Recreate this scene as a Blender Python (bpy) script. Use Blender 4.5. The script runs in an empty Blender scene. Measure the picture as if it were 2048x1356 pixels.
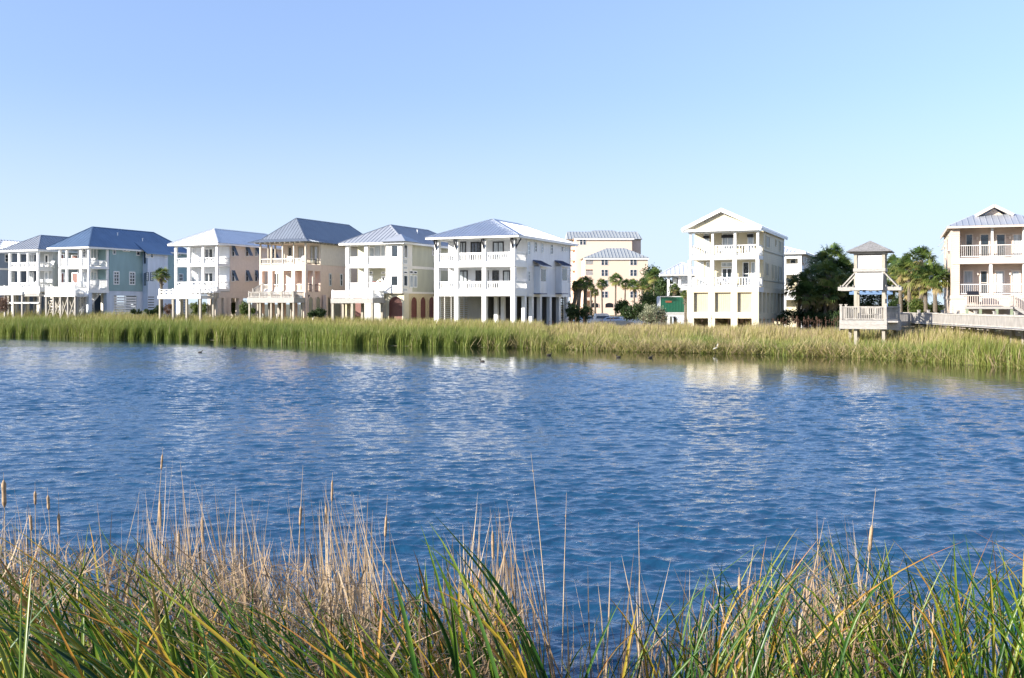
import bpy, math, random
import numpy as np
from mathutils import Vector, Matrix
random.seed(7)
RNG = np.random.default_rng(11)
C = bpy.context.scene
COL = C.collection
R = math.radians

# ---------------------------------------------------------------- camera, sky, sun, exposure
F = 2000.0            # focal length in photograph pixels (photo 2048 wide)
HZ = 608.0            # horizon row in the photograph
EYE = 3.9             # eye height above the water
cam = bpy.data.cameras.new('camera'); co = bpy.data.objects.new('camera', cam); COL.objects.link(co)
co.location = (0, 0, EYE); co.rotation_euler = (R(90), 0, 0)
cam.sensor_width = 36; cam.lens = 36*F/2048; cam.shift_y = (HZ-678)/2048
cam.clip_start = 0.1; cam.clip_end = 6000
C.camera = co
C.render.resolution_x = 1024; C.render.resolution_y = 678
SUN_AZ = R(66)        # from behind the camera towards the left
SUN_EL = R(19)
to_sun = Vector((-math.sin(SUN_AZ)*math.cos(SUN_EL), -math.cos(SUN_AZ)*math.cos(SUN_EL), math.sin(SUN_EL)))
w = bpy.data.worlds.new('World'); C.world = w; w.use_nodes = True
nt = w.node_tree; bg = nt.nodes['Background']
sky = nt.nodes.new('ShaderNodeTexSky'); sky.sky_type = 'NISHITA'; sky.sun_disc = False
sky.sun_elevation = SUN_EL; sky.sun_rotation = math.atan2(to_sun.x, to_sun.y)
sky.air_density = 1.0; sky.dust_density = 0.3; sky.ozone_density = 2.5; sky.altitude = 0
# the sky is sampled a little above the true elevation, which keeps the horizon as pale blue and even as on the day
tcw = nt.nodes.new('ShaderNodeTexCoord'); spw = nt.nodes.new('ShaderNodeSeparateXYZ'); cbw = nt.nodes.new('ShaderNodeCombineXYZ')
maw = nt.nodes.new('ShaderNodeMath'); maw.operation = 'MULTIPLY_ADD'; maw.inputs[1].default_value = 0.6; maw.inputs[2].default_value = 0.2
nmw = nt.nodes.new('ShaderNodeVectorMath'); nmw.operation = 'NORMALIZE'
nt.links.new(tcw.outputs['Generated'], spw.inputs[0]); nt.links.new(spw.outputs[0], cbw.inputs[0]); nt.links.new(spw.outputs[1], cbw.inputs[1])
nt.links.new(spw.outputs[2], maw.inputs[0]); nt.links.new(maw.outputs[0], cbw.inputs[2]); nt.links.new(cbw.outputs[0], nmw.inputs[0]); nt.links.new(nmw.outputs[0], sky.inputs[0])
tnt = nt.nodes.new('ShaderNodeVectorMath'); tnt.operation = 'MULTIPLY'; tnt.inputs[1].default_value = (1.11, 0.965, 1.0)
nt.links.new(sky.outputs[0], tnt.inputs[0]); 
hz1 = nt.nodes.new('ShaderNodeMapRange'); hz1.inputs[1].default_value = 0.0; hz1.inputs[2].default_value = 0.22; hz1.inputs[3].default_value = 0.85; hz1.inputs[4].default_value = 0.0
hz1.interpolation_type = 'SMOOTHSTEP'; nt.links.new(spw.outputs[2], hz1.inputs[0])
hmx = nt.nodes.new('ShaderNodeMix'); hmx.data_type = 'RGBA'; hmx.inputs[7].default_value = (2.55, 2.95, 3.2, 1)   # pale air low over the horizon
nt.links.new(hz1.outputs[0], hmx.inputs[0]); nt.links.new(tnt.outputs[0], hmx.inputs[6]); nt.links.new(hmx.outputs[2], bg.inputs[0]); bg.inputs[1].default_value = 0.132
sl = bpy.data.lights.new('sun', 'SUN'); sl.energy = 4.4; sl.angle = R(0.5); sl.color = (1, 0.93, 0.82)
so = bpy.data.objects.new('sun', sl); COL.objects.link(so); so.location = to_sun*300
so.rotation_euler = to_sun.to_track_quat('Z', 'Y').to_euler()
C.view_settings.view_transform = 'Standard'; C.view_settings.look = 'None'
C.view_settings.gamma = 1; C.view_settings.exposure = 1.25
C.cycles.max_bounces = 6

# ---------------------------------------------------------------- materials
MATS = {}
def mat(name, col, rough=0.6, metal=0.0, var=0.08, scale=3.0, bump=0.0, bscale=20.0, spec=None, stretch=(1, 1, 1)):
    m = bpy.data.materials.new(name); m.use_nodes = True; t = m.node_tree; b = t.nodes['Principled BSDF']
    b.inputs['Roughness'].default_value = rough; b.inputs['Metallic'].default_value = metal
    if spec is not None: b.inputs['Specular IOR Level'].default_value = spec
    tc = t.nodes.new('ShaderNodeTexCoord'); mp = t.nodes.new('ShaderNodeMapping'); mp.inputs['Scale'].default_value = stretch
    t.links.new(tc.outputs['Object'], mp.inputs[0])
    n = t.nodes.new('ShaderNodeTexNoise'); n.inputs['Scale'].default_value = scale; n.inputs['Detail'].default_value = 5
    t.links.new(mp.outputs[0], n.inputs['Vector'])
    r = t.nodes.new('ShaderNodeValToRGB')
    r.color_ramp.elements[0].position = 0.3; r.color_ramp.elements[1].position = 0.7
    r.color_ramp.elements[0].color = [c*(1-var) for c in col]+[1]; r.color_ramp.elements[1].color = [min(1, c*(1+var)) for c in col]+[1]
    t.links.new(n.outputs[0], r.inputs[0]); t.links.new(r.outputs[0], b.inputs['Base Color'])
    if bump:
        n2 = t.nodes.new('ShaderNodeTexNoise'); n2.inputs['Scale'].default_value = bscale; n2.inputs['Detail'].default_value = 4
        t.links.new(mp.outputs[0], n2.inputs['Vector'])
        bp = t.nodes.new('ShaderNodeBump'); bp.inputs['Strength'].default_value = bump; bp.inputs['Distance'].default_value = 0.05
        t.links.new(n2.outputs[0], bp.inputs['Height']); t.links.new(bp.outputs[0], b.inputs['Normal'])
    MATS[name] = m
    return m
def siding(name, col, pitch=0.19, rough=0.6, depth=0.03, strength=0.6):
    """horizontal lap boards: a saw-tooth bump over object z and a thin dark joint line"""
    m = mat(name, col, rough, var=0.10, scale=1.3, stretch=(1, 1, 0.25)); t = m.node_tree; b = t.nodes['Principled BSDF']
    tc = t.nodes.new('ShaderNodeTexCoord'); sp = t.nodes.new('ShaderNodeSeparateXYZ'); t.links.new(tc.outputs['Object'], sp.inputs[0])
    d = t.nodes.new('ShaderNodeMath'); d.operation = 'DIVIDE'; d.inputs[1].default_value = pitch; t.links.new(sp.outputs[2], d.inputs[0])
    f = t.nodes.new('ShaderNodeMath'); f.operation = 'FRACT'; t.links.new(d.outputs[0], f.inputs[0])
    bp = t.nodes.new('ShaderNodeBump'); bp.inputs['Strength'].default_value = strength; bp.inputs['Distance'].default_value = depth; bp.invert = True
    t.links.new(f.outputs[0], bp.inputs['Height']); t.links.new(bp.outputs[0], b.inputs['Normal'])
    return m
mat('white', (0.80, 0.80, 0.78), 0.5, var=0.03)
mat('warm_white', (0.78, 0.74, 0.66), 0.6, var=0.04)
siding('white_siding', (0.74, 0.75, 0.76))
siding('teal_siding', (0.25, 0.37, 0.37))
siding('bluegrey_siding', (0.20, 0.25, 0.33))
siding('grey_siding', (0.50, 0.51, 0.49))
siding('paleblue_siding', (0.56, 0.62, 0.70))
siding('olive_siding', (0.47, 0.46, 0.34))
siding('cream_siding', (0.60, 0.53, 0.36))
mat('cream_stucco', (0.68, 0.61, 0.44), 0.8, var=0.05, bump=0.2, bscale=40)
mat('tan_stucco', (0.58, 0.47, 0.28), 0.8, var=0.05, bump=0.2, bscale=40)
mat('peach_stucco', (0.72, 0.57, 0.47), 0.8, var=0.05, bump=0.2, bscale=40)
mat('sand_stucco', (0.68, 0.60, 0.49), 0.8, var=0.05, bump=0.2, bscale=40)
mat('pinkbeige_stucco', (0.70, 0.62, 0.54), 0.8, var=0.05, bump=0.2, bscale=40)
mat('condo_stucco', (0.80, 0.60, 0.46), 0.85, var=0.03, bump=0.1, bscale=20)
siding('pale_pink_siding', (0.56, 0.45, 0.36))
mat('pink_trim', (0.58, 0.49, 0.42), 0.6, var=0.05)
mat('shutter_tan', (0.48, 0.42, 0.30), 0.6)
mat('shutter_slate', (0.07, 0.11, 0.16), 0.5)
mat('shutter_green', (0.34, 0.33, 0.26), 0.6)
mat('redbrown', (0.15, 0.045, 0.03), 0.5, var=0.2)
mat('roof_grey', (0.40, 0.42, 0.45), 0.42, 0.25, var=0.06, scale=0.8)
mat('roof_white', (0.78, 0.78, 0.78), 0.35, 0.3, var=0.04, scale=0.8)
mat('roof_pale', (0.62, 0.65, 0.70), 0.35, 0.8, var=0.05, scale=0.8)
mat('roof_blue', (0.17, 0.25, 0.36), 0.38, 0.6, var=0.08, scale=0.6)
mat('roof_condo', (0.36, 0.38, 0.38), 0.6, 0.05, var=0.06, scale=0.5)
mat('cedar_grey', (0.26, 0.25, 0.24), 0.9, var=0.35, scale=4, stretch=(3, 3, 0.6), bump=0.4, bscale=12)
mat('deck_wood', (0.37, 0.35, 0.32), 0.85, var=0.25, scale=5, stretch=(1, 1, 6), bump=0.3)
mat('fence_wood', (0.37, 0.345, 0.31), 0.85, var=0.28, scale=3, stretch=(3, 3, 0.5), bump=0.3)
mat('post_wood', (0.36, 0.33, 0.27), 0.85, var=0.2, scale=4, stretch=(4, 4, 0.7))
mat('deck_white', (0.70, 0.70, 0.68), 0.55, var=0.05)
mat('dark_metal', (0.03, 0.03, 0.035), 0.4, 0.5)
mat('black', (0.012, 0.012, 0.014), 0.35)
mat('door_black', (0.02, 0.02, 0.022), 0.35)
mat('glass', (0.02, 0.03, 0.04), 0.06, var=0.3, spec=0.9)
mat('glass_dark', (0.03, 0.045, 0.07), 0.15, var=0.3)
mat('glass_curtain', (0.42, 0.46, 0.48), 0.12, var=0.35, scale=2.5, spec=0.8, stretch=(4, 4, 0.3))
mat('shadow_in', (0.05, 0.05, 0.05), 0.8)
mat('awning_blue', (0.10, 0.13, 0.22), 0.35, 0.5)
mat('blue_paint', (0.16, 0.26, 0.42), 0.5)
mat('green_panel', (0.004, 0.10, 0.06), 0.55, var=0.12, scale=6, stretch=(0.4, 0.4, 3))
mat('trailer_white', (0.6, 0.62, 0.65), 0.4)
mat('sign_brown', (0.25, 0.08, 0.04), 0.6)
mat('car_white', (0.75, 0.76, 0.78), 0.25, var=0.02)
mat('car_silver', (0.45, 0.48, 0.52), 0.25, 0.6, var=0.02)
mat('rubber', (0.02, 0.02, 0.02), 0.8)
mat('chair_red', (0.16, 0.015, 0.02), 0.5)
mat('bark', (0.15, 0.125, 0.095), 0.95, var=0.4, scale=6, stretch=(1, 1, 3), bump=0.9, bscale=14)
mat('soil', (0.07, 0.05, 0.035), 0.95)
mat('feather_dark', (0.03, 0.025, 0.02), 0.7)
mat('feather_white', (0.8, 0.8, 0.78), 0.7)
mat('bill', (0.5, 0.3, 0.05), 0.5)

def leafmat(name, cols, transl=0.3, rough=0.5, attr='tint'):
    m = bpy.data.materials.new(name); m.use_nodes = True; t = m.node_tree; b = t.nodes['Principled BSDF']; out = t.nodes['Material Output']
    a = t.nodes.new('ShaderNodeAttribute'); a.attribute_name = attr
    r = t.nodes.new('ShaderNodeValToRGB'); cr = r.color_ramp
    while len(cr.elements) < len(cols): cr.elements.new(0.5)
    for i, c in enumerate(cols):
        cr.elements[i].position = i/(len(cols)-1); cr.elements[i].color = (*c, 1)
    t.links.new(a.outputs['Fac'], r.inputs[0]); t.links.new(r.outputs[0], b.inputs['Base Color'])
    b.inputs['Roughness'].default_value = rough; b.inputs['Specular IOR Level'].default_value = 0.3
    tr = t.nodes.new('ShaderNodeBsdfTranslucent'); t.links.new(r.outputs[0], tr.inputs[0])
    mx = t.nodes.new('ShaderNodeMixShader'); mx.inputs[0].default_value = transl
    t.links.new(b.outputs[0], mx.inputs[1]); t.links.new(tr.outputs[0], mx.inputs[2]); t.links.new(mx.outputs[0], out.inputs[0])
    MATS[name] = m
    return m
leafmat('reed_far', [(0.07, 0.11, 0.022), (0.13, 0.20, 0.035), (0.24, 0.27, 0.06), (0.36, 0.31, 0.11), (0.45, 0.36, 0.20), (0.42, 0.30, 0.22)])
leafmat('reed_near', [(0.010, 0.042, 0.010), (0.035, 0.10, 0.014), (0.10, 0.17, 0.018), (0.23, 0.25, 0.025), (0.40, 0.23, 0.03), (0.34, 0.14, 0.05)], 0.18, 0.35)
leafmat('reed_dry', [(0.06, 0.038, 0.022), (0.24, 0.155, 0.085), (0.46, 0.335, 0.20), (0.66, 0.53, 0.36)], 0.2, 0.6)
leafmat('palm_leaf', [(0.02, 0.045, 0.014), (0.05, 0.095, 0.025), (0.12, 0.17, 0.04), (0.25, 0.26, 0.07), (0.34, 0.26, 0.13)], 0.25, 0.45)
leafmat('bush_dark', [(0.012, 0.03, 0.01), (0.03, 0.06, 0.018), (0.06, 0.09, 0.025)], 0.2)
leafmat('bush_green', [(0.03, 0.06, 0.01), (0.08, 0.13, 0.025), (0.16, 0.19, 0.05)], 0.25)
leafmat('bush_pale', [(0.12, 0.14, 0.08), (0.24, 0.26, 0.16), (0.36, 0.36, 0.24)], 0.25)
leafmat('bush_brown', [(0.10, 0.05, 0.035), (0.22, 0.13, 0.09), (0.30, 0.20, 0.12)], 0.2)
leafmat('spike', [(0.22, 0.11, 0.05), (0.38, 0.23, 0.12), (0.55, 0.42, 0.28)], 0.0, 0.9)

# ---------------------------------------------------------------- mesh helpers
class MB:
    def __init__(s): s.v = []; s.f = []
    def add(s, vs, fs):
        o = len(s.v); s.v += [tuple(v) for v in vs]; s.f += [tuple(i+o for i in f) for f in fs]; return s
    def box(s, x0, x1, y0, y1, z0, z1):
        if x1 < x0: x0, x1 = x1, x0
        if y1 < y0: y0, y1 = y1, y0
        if z1 < z0: z0, z1 = z1, z0
        return s.add([(x0, y0, z0), (x1, y0, z0), (x1, y1, z0), (x0, y1, z0), (x0, y0, z1), (x1, y0, z1), (x1, y1, z1), (x0, y1, z1)],
                     [(0, 3, 2, 1), (4, 5, 6, 7), (0, 1, 5, 4), (1, 2, 6, 5), (2, 3, 7, 6), (3, 0, 4, 7)])
    def bar(s, p, q, w, h=None, up=(0, 0, 1)):
        p = Vector(p); q = Vector(q); h = h or w; d = (q-p).normalized(); up = Vector(up)
        if abs(d.dot(up)) > 0.98: up = Vector((1, 0, 0))
        a = d.cross(up).normalized()*w/2; b = a.cross(d).normalized()*h/2
        vs = [p-a-b, p+a-b, p+a+b, p-a+b, q-a-b, q+a-b, q+a+b, q-a+b]
        return s.add(vs, [(0, 1, 2, 3), (7, 6, 5, 4), (0, 4, 5, 1), (1, 5, 6, 2), (2, 6, 7, 3), (3, 7, 4, 0)])
    def tube(s, pts, rads, n=8, cap=True):
        pts = [Vector(p) for p in pts]; vs = []; fs = []
        for i, (p, r) in enumerate(zip(pts, rads)):
            d = (pts[min(i+1, len(pts)-1)]-pts[max(i-1, 0)]).normalized()
            up = Vector((0, 0, 1)) if abs(d.z) < 0.95 else Vector((1, 0, 0))
            a = d.cross(up).normalized(); b = a.cross(d)
            for k in range(n):
                t = 2*math.pi*k/n; vs.append(p+a*math.cos(t)*r+b*math.sin(t)*r)
        for i in range(len(pts)-1):
            for k in range(n): fs.append((i*n+k, i*n+(k+1) % n, (i+1)*n+(k+1) % n, (i+1)*n+k))
        if cap: fs.append(tuple(range(n-1, -1, -1))); fs.append(tuple((len(pts)-1)*n+k for k in range(n)))
        return s.add(vs, fs)
    def build(s, name, m, parent=None, smooth=False):
        me = bpy.data.meshes.new(name); me.from_pydata(s.v, [], s.f); me.materials.append(MATS[m]); me.update()
        if smooth: me.shade_smooth()
        o = bpy.data.objects.new(name, me); COL.objects.link(o)
        if parent: o.parent = parent
        return o
def tag(o, label=None, cat=None, group=None, kind=None):
    if label: o['label'] = label
    if cat: o['category'] = cat
    if group: o['group'] = group
    if kind: o['kind'] = kind
    return o
def empty(name, loc, rz=0):
    o = bpy.data.objects.new(name, None); COL.objects.link(o); o.location = loc; o.rotation_euler = (0, 0, rz); o.empty_display_size = 0.3
    return o
def copy_tree(o, parent=None):
    c = o.copy(); COL.objects.link(c)
    if parent: c.parent = parent
    for ch in list(o.children): copy_tree(ch, c)
    return c
def np_mesh(name, V, Fq, m, tint=None, parent=None, kind=None):
    """V (n,3) Fq (m,4) or (m,3)"""
    me = bpy.data.meshes.new(name)
    me.vertices.add(len(V)); me.vertices.foreach_set('co', V.astype(np.float32).ravel())
    k = Fq.shape[1]
    me.loops.add(Fq.size); me.loops.foreach_set('vertex_index', Fq.astype(np.int32).ravel())
    me.polygons.add(len(Fq)); me.polygons.foreach_set('loop_start', np.arange(0, Fq.size, k, dtype=np.int32))
    me.polygons.foreach_set('loop_total', np.full(len(Fq), k, dtype=np.int32))
    me.update(calc_edges=True)
    if tint is not None:
        a = me.attributes.new('tint', 'FLOAT', 'POINT'); a.data.foreach_set('value', tint.astype(np.float32))
    me.materials.append(MATS[m])
    o = bpy.data.objects.new(name, me); COL.objects.link(o)
    if parent: o.parent = parent
    if kind: o['kind'] = kind
    return o

# ---------------------------------------------------------------- terrain
SHX = np.array([-400, -62, -45, -32, -20, -16, -8, 0.3, 11, 17, 23.5, 27, 31, 34, 45, 80, 400.])
SHY = np.array([330, 122, 113.5, 108, 100, 95.5, 92, 89.5, 82, 79, 75, 70.5, 60, 52, 40, 25, 10.])
def wig(X): return 0.28*np.sin(X*0.45)+0.12*np.sin(X*2.3+1)+0.12*np.sin(X*4.1+2)
def shore(X): return np.interp(X, SHX, SHY)+wig(np.asarray(X))
def gmax(X): return np.interp(X, [-80, -62, -35, -15, 0, 30, 60], [2.2, 2.0, 1.5, 1.15, 1.0, 0.9, 0.9])
def near_edge(X): return 9.6+0.4*np.sin(X*0.7)
def ground(X, Y):
    X = np.asarray(X, float); Y = np.asarray(Y, float)
    d = (Y-shore(X))*0.85
    s = np.clip((d+0.3)/10, 0, 1); far = 0.06+gmax(X)*s*s*(3-2*s)
    under = -0.9*np.clip(-d/4, 0, 1)
    g = np.where(d > -0.3, far, under)
    n = near_edge(X)-Y
    g = np.where(n > -3, np.maximum(np.where(n > 0, n*0.26, n*0.3), g*0-0.9), g)
    return g
def G(X, Y): return float(ground(X, Y))
gx = np.concatenate([[-3000, -1500, -700, -400, -250, -160, -110], np.arange(-85, 62, 0.8), [75, 100, 150, 250, 400, 700, 1500, 3000]])
gy = np.concatenate([[-60, -30, -12], np.arange(-4, 40, 1.0), np.arange(40, 136, 0.6), [140, 150, 170, 200, 250, 330, 500, 900, 1800, 4500]])
XX, YY = np.meshgrid(gx, gy); ZZ = ground(XX, YY)
V = np.stack([XX.ravel(), YY.ravel(), ZZ.ravel()], 1); nx = len(gx); ny = len(gy)
I = (np.arange(ny-1)[:, None]*nx+np.arange(nx-1)[None, :]).ravel()
Fq = np.stack([I, I+1, I+1+nx, I+nx], 1)
mg = mat('ground_earth', (0.13, 0.12, 0.06), 0.95, var=0.4, scale=0.5, bump=0.3, bscale=3)
o = np_mesh('ground', V, Fq, 'ground_earth'); tag(o, kind='structure')

# water: ripples grow away from the sheltered far bank
def water_material():
    m = bpy.data.materials.new('water'); m.use_nodes = True; t = m.node_tree; b = t.nodes['Principled BSDF']
    b.inputs['Roughness'].default_value = 0.05
    b.inputs['IOR'].default_value = 1.5; b.inputs['Specular IOR Level'].default_value = 0.5
    tc = t.nodes.new('ShaderNodeTexCoord')
    def noise(scale, stretch, detail, dist=0.0, rot=0.0, loc=(0, 0, 0)):
        mp = t.nodes.new('ShaderNodeMapping'); mp.inputs['Scale'].default_value = stretch; mp.inputs['Rotation'].default_value = (0, 0, rot); mp.inputs['Location'].default_value = loc
        n = t.nodes.new('ShaderNodeTexNoise'); n.inputs['Scale'].default_value = scale; n.inputs['Detail'].default_value = detail
        n.inputs['Distortion'].default_value = dist; n.inputs['Roughness'].default_value = 0.5
        t.links.new(tc.outputs['Object'], mp.inputs[0]); t.links.new(mp.outputs[0], n.inputs['Vector']); return n
    def mul(a, k, op='MULTIPLY'):
        x = t.nodes.new('ShaderNodeMath'); x.operation = op
        t.links.new(a, x.inputs[0])
        if isinstance(k, float): x.inputs[1].default_value = k
        else: t.links.new(k, x.inputs[1])
        return x.outputs[0]
    a = noise(1.0, (0.8, 1.9, 1), 2, 0.4, R(6)); c = noise(1.0, (2.2, 4.6, 1), 2, 0.3, R(-8)); e = noise(1.0, (7, 13, 1), 2, 0.2, R(3))
    h = mul(mul(mul(a.outputs[0], WA), mul(c.outputs[0], WB), 'ADD'), mul(e.outputs[0], WC), 'ADD')
    patch = noise(1.0, (0.03, 0.09, 1), 2)
    mr = t.nodes.new('ShaderNodeMapRange'); mr.inputs[1].default_value = 0.3; mr.inputs[2].default_value = 0.7; mr.inputs[3].default_value = 0.65; mr.inputs[4].default_value = 1.2
    t.links.new(patch.outputs[0], mr.inputs[0])
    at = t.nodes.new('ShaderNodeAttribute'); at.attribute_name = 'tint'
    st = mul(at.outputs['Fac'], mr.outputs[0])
    dm = t.nodes.new('ShaderNodeMix'); dm.data_type = 'RGBA'; dm.inputs[6].default_value = (0.016, 0.022, 0.006, 1); dm.inputs[7].default_value = (0.010, 0.060, 0.125, 1)   # murky shallows, olive chosen so reed reflections read green; blue open water
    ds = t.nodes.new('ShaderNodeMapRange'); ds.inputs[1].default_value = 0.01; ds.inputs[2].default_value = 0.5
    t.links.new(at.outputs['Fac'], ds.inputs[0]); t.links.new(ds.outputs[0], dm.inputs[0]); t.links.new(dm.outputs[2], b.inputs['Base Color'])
    bp = t.nodes.new('ShaderNodeBump'); bp.inputs['Strength'].default_value = 1; bp.inputs['Distance'].default_value = 1
    t.links.new(mul(h, st), bp.inputs['Height']); t.links.new(bp.outputs[0], b.inputs['Normal'])
    MATS['water'] = m
WA, WB, WC = 0.03, 0.022, 0.016
WAVE = 0.25
water_material()
def make_water():
    rows = [3.0, 6.0, 8.0]
    while rows[-1] < 135: y = rows[-1]; rows.append(y+(0.036 if y < 26 else 0.06 if y < 60 else 0.11 if y < 90 else 0.25))
    wy = np.array(rows+[150, 200, 320]); p = np.concatenate([[-8, -3, -1.6, -1.1, -.8], np.linspace(-.62, .62, 900), [.8, 1.1, 1.6, 3, 8]])
    nx = len(p); ny = len(wy); YY = np.repeat(wy[:, None], nx, 1); XX = p[None, :]*(YY+4)
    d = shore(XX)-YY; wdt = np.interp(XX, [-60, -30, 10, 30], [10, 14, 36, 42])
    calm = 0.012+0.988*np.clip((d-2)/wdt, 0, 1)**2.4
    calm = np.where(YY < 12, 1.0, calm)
    patch = 0.85+0.25*np.sin(XX*.11+YY*.05+1)*np.sin(YY*.16-XX*.04)+0.12*np.sin(XX*.31+YY*.4)
    A = calm*patch*np.clip((YY-7)/3, 0, 1)*np.interp(YY, [14, 35, 80], [1, .8, .5]); r = np.random.default_rng(5); N = 46; H = np.zeros_like(YY); DX = np.zeros_like(YY); DY = np.zeros_like(YY)
    cell = np.gradient(wy)[:, None]
    for i in range(N):
        lam = 0.13*(1.0/0.13)**((i+r.random())/N); th = r.normal(R(96), R(26)); k = 2*math.pi/lam; kx, ky = k*math.cos(th), k*math.sin(th)
        s_ = WAVE*math.sqrt(2/N)*(1.0 if lam < 1.1 else .6); fade = np.clip(lam/(2.6*cell)-.6, 0, 1)*A*(s_/k)
        ph = kx*XX+ky*YY+r.uniform(0, 6.28); c = np.cos(ph)*fade; H += c; q = np.sin(ph)*fade*.8; DX -= q*math.cos(th); DY -= q*math.sin(th)
    V = np.stack([(XX+DX).ravel(), (YY+DY).ravel(), H.ravel()], 1)
    I = (np.arange(ny-1)[:, None]*nx+np.arange(nx-1)[None, :]).ravel(); Fq = np.stack([I, I+1, I+1+nx, I+nx], 1)
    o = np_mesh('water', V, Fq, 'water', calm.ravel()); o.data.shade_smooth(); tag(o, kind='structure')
make_water()

# ---------------------------------------------------------------- blades of reed and grass
def blades(name, root, tip, bow, width, tint0, tint1, m, segs=3, parent=None, kind=None, face=None, fold=0, blotch=0.05):
    """curved tapering strips from root to tip; bow = sideways/upward bulge vectors (n,3)"""
    n = len(root); S = segs+1
    t = np.linspace(0, 1, S)[None, :, None]
    mid = (root+tip)/2+bow
    P = (1-t)**2*root[:, None]+2*t*(1-t)*mid[:, None]+t**2*tip[:, None]
    if face is None: face = RNG.uniform(0, math.pi, n)
    side = np.stack([np.cos(face), np.sin(face), np.zeros(n)], 1)[:, None]
    wd = (width[:, None]*np.interp(np.linspace(0, 1, S), [0, 0.3, 0.8, 1], [0.7, 1, 0.6, 0.05])[None])[..., None]/2
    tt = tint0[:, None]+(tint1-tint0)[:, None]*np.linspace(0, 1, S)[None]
    if fold:
        nrm = np.stack([-np.sin(face), np.cos(face), np.zeros(n)], 1)[:, None]
        V = np.stack([P-side*wd, P+nrm*wd*fold, P+side*wd], 2).reshape(-1, 3); tt = np.repeat(tt[..., None], 3, 2)
        tt = tt+blotch*RNG.normal(0, 1, (n, S, 1))+np.array([.05, -.05, .05])[None, None]; tt = tt.ravel()
        b = ((np.arange(n)*S*3)[:, None]+np.arange(segs)[None]*3).ravel(); Fq = np.concatenate([np.stack([b, b+1, b+4, b+3], 1), np.stack([b+1, b+2, b+5, b+4], 1)])
        return np_mesh(name, V, Fq, m, np.clip(tt, 0, 1), parent, kind)
    V = np.stack([P-side*wd, P+side*wd], 2).reshape(-1, 3)
    tt = np.repeat(tt[..., None], 2, 2).ravel()
    b = (np.arange(n)*S*2)[:, None]+np.arange(segs)[None]*2
    b = b.ravel(); Fq = np.stack([b, b+1, b+3, b+2], 1)
    return np_mesh(name, V, Fq, m, np.clip(tt, 0, 1), parent, kind)
ROW_A = (0.26, 105.0); TH = R(23.4)
def rowY(X): return ROW_A[1]-0.4327*(X-ROW_A[0])
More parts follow.
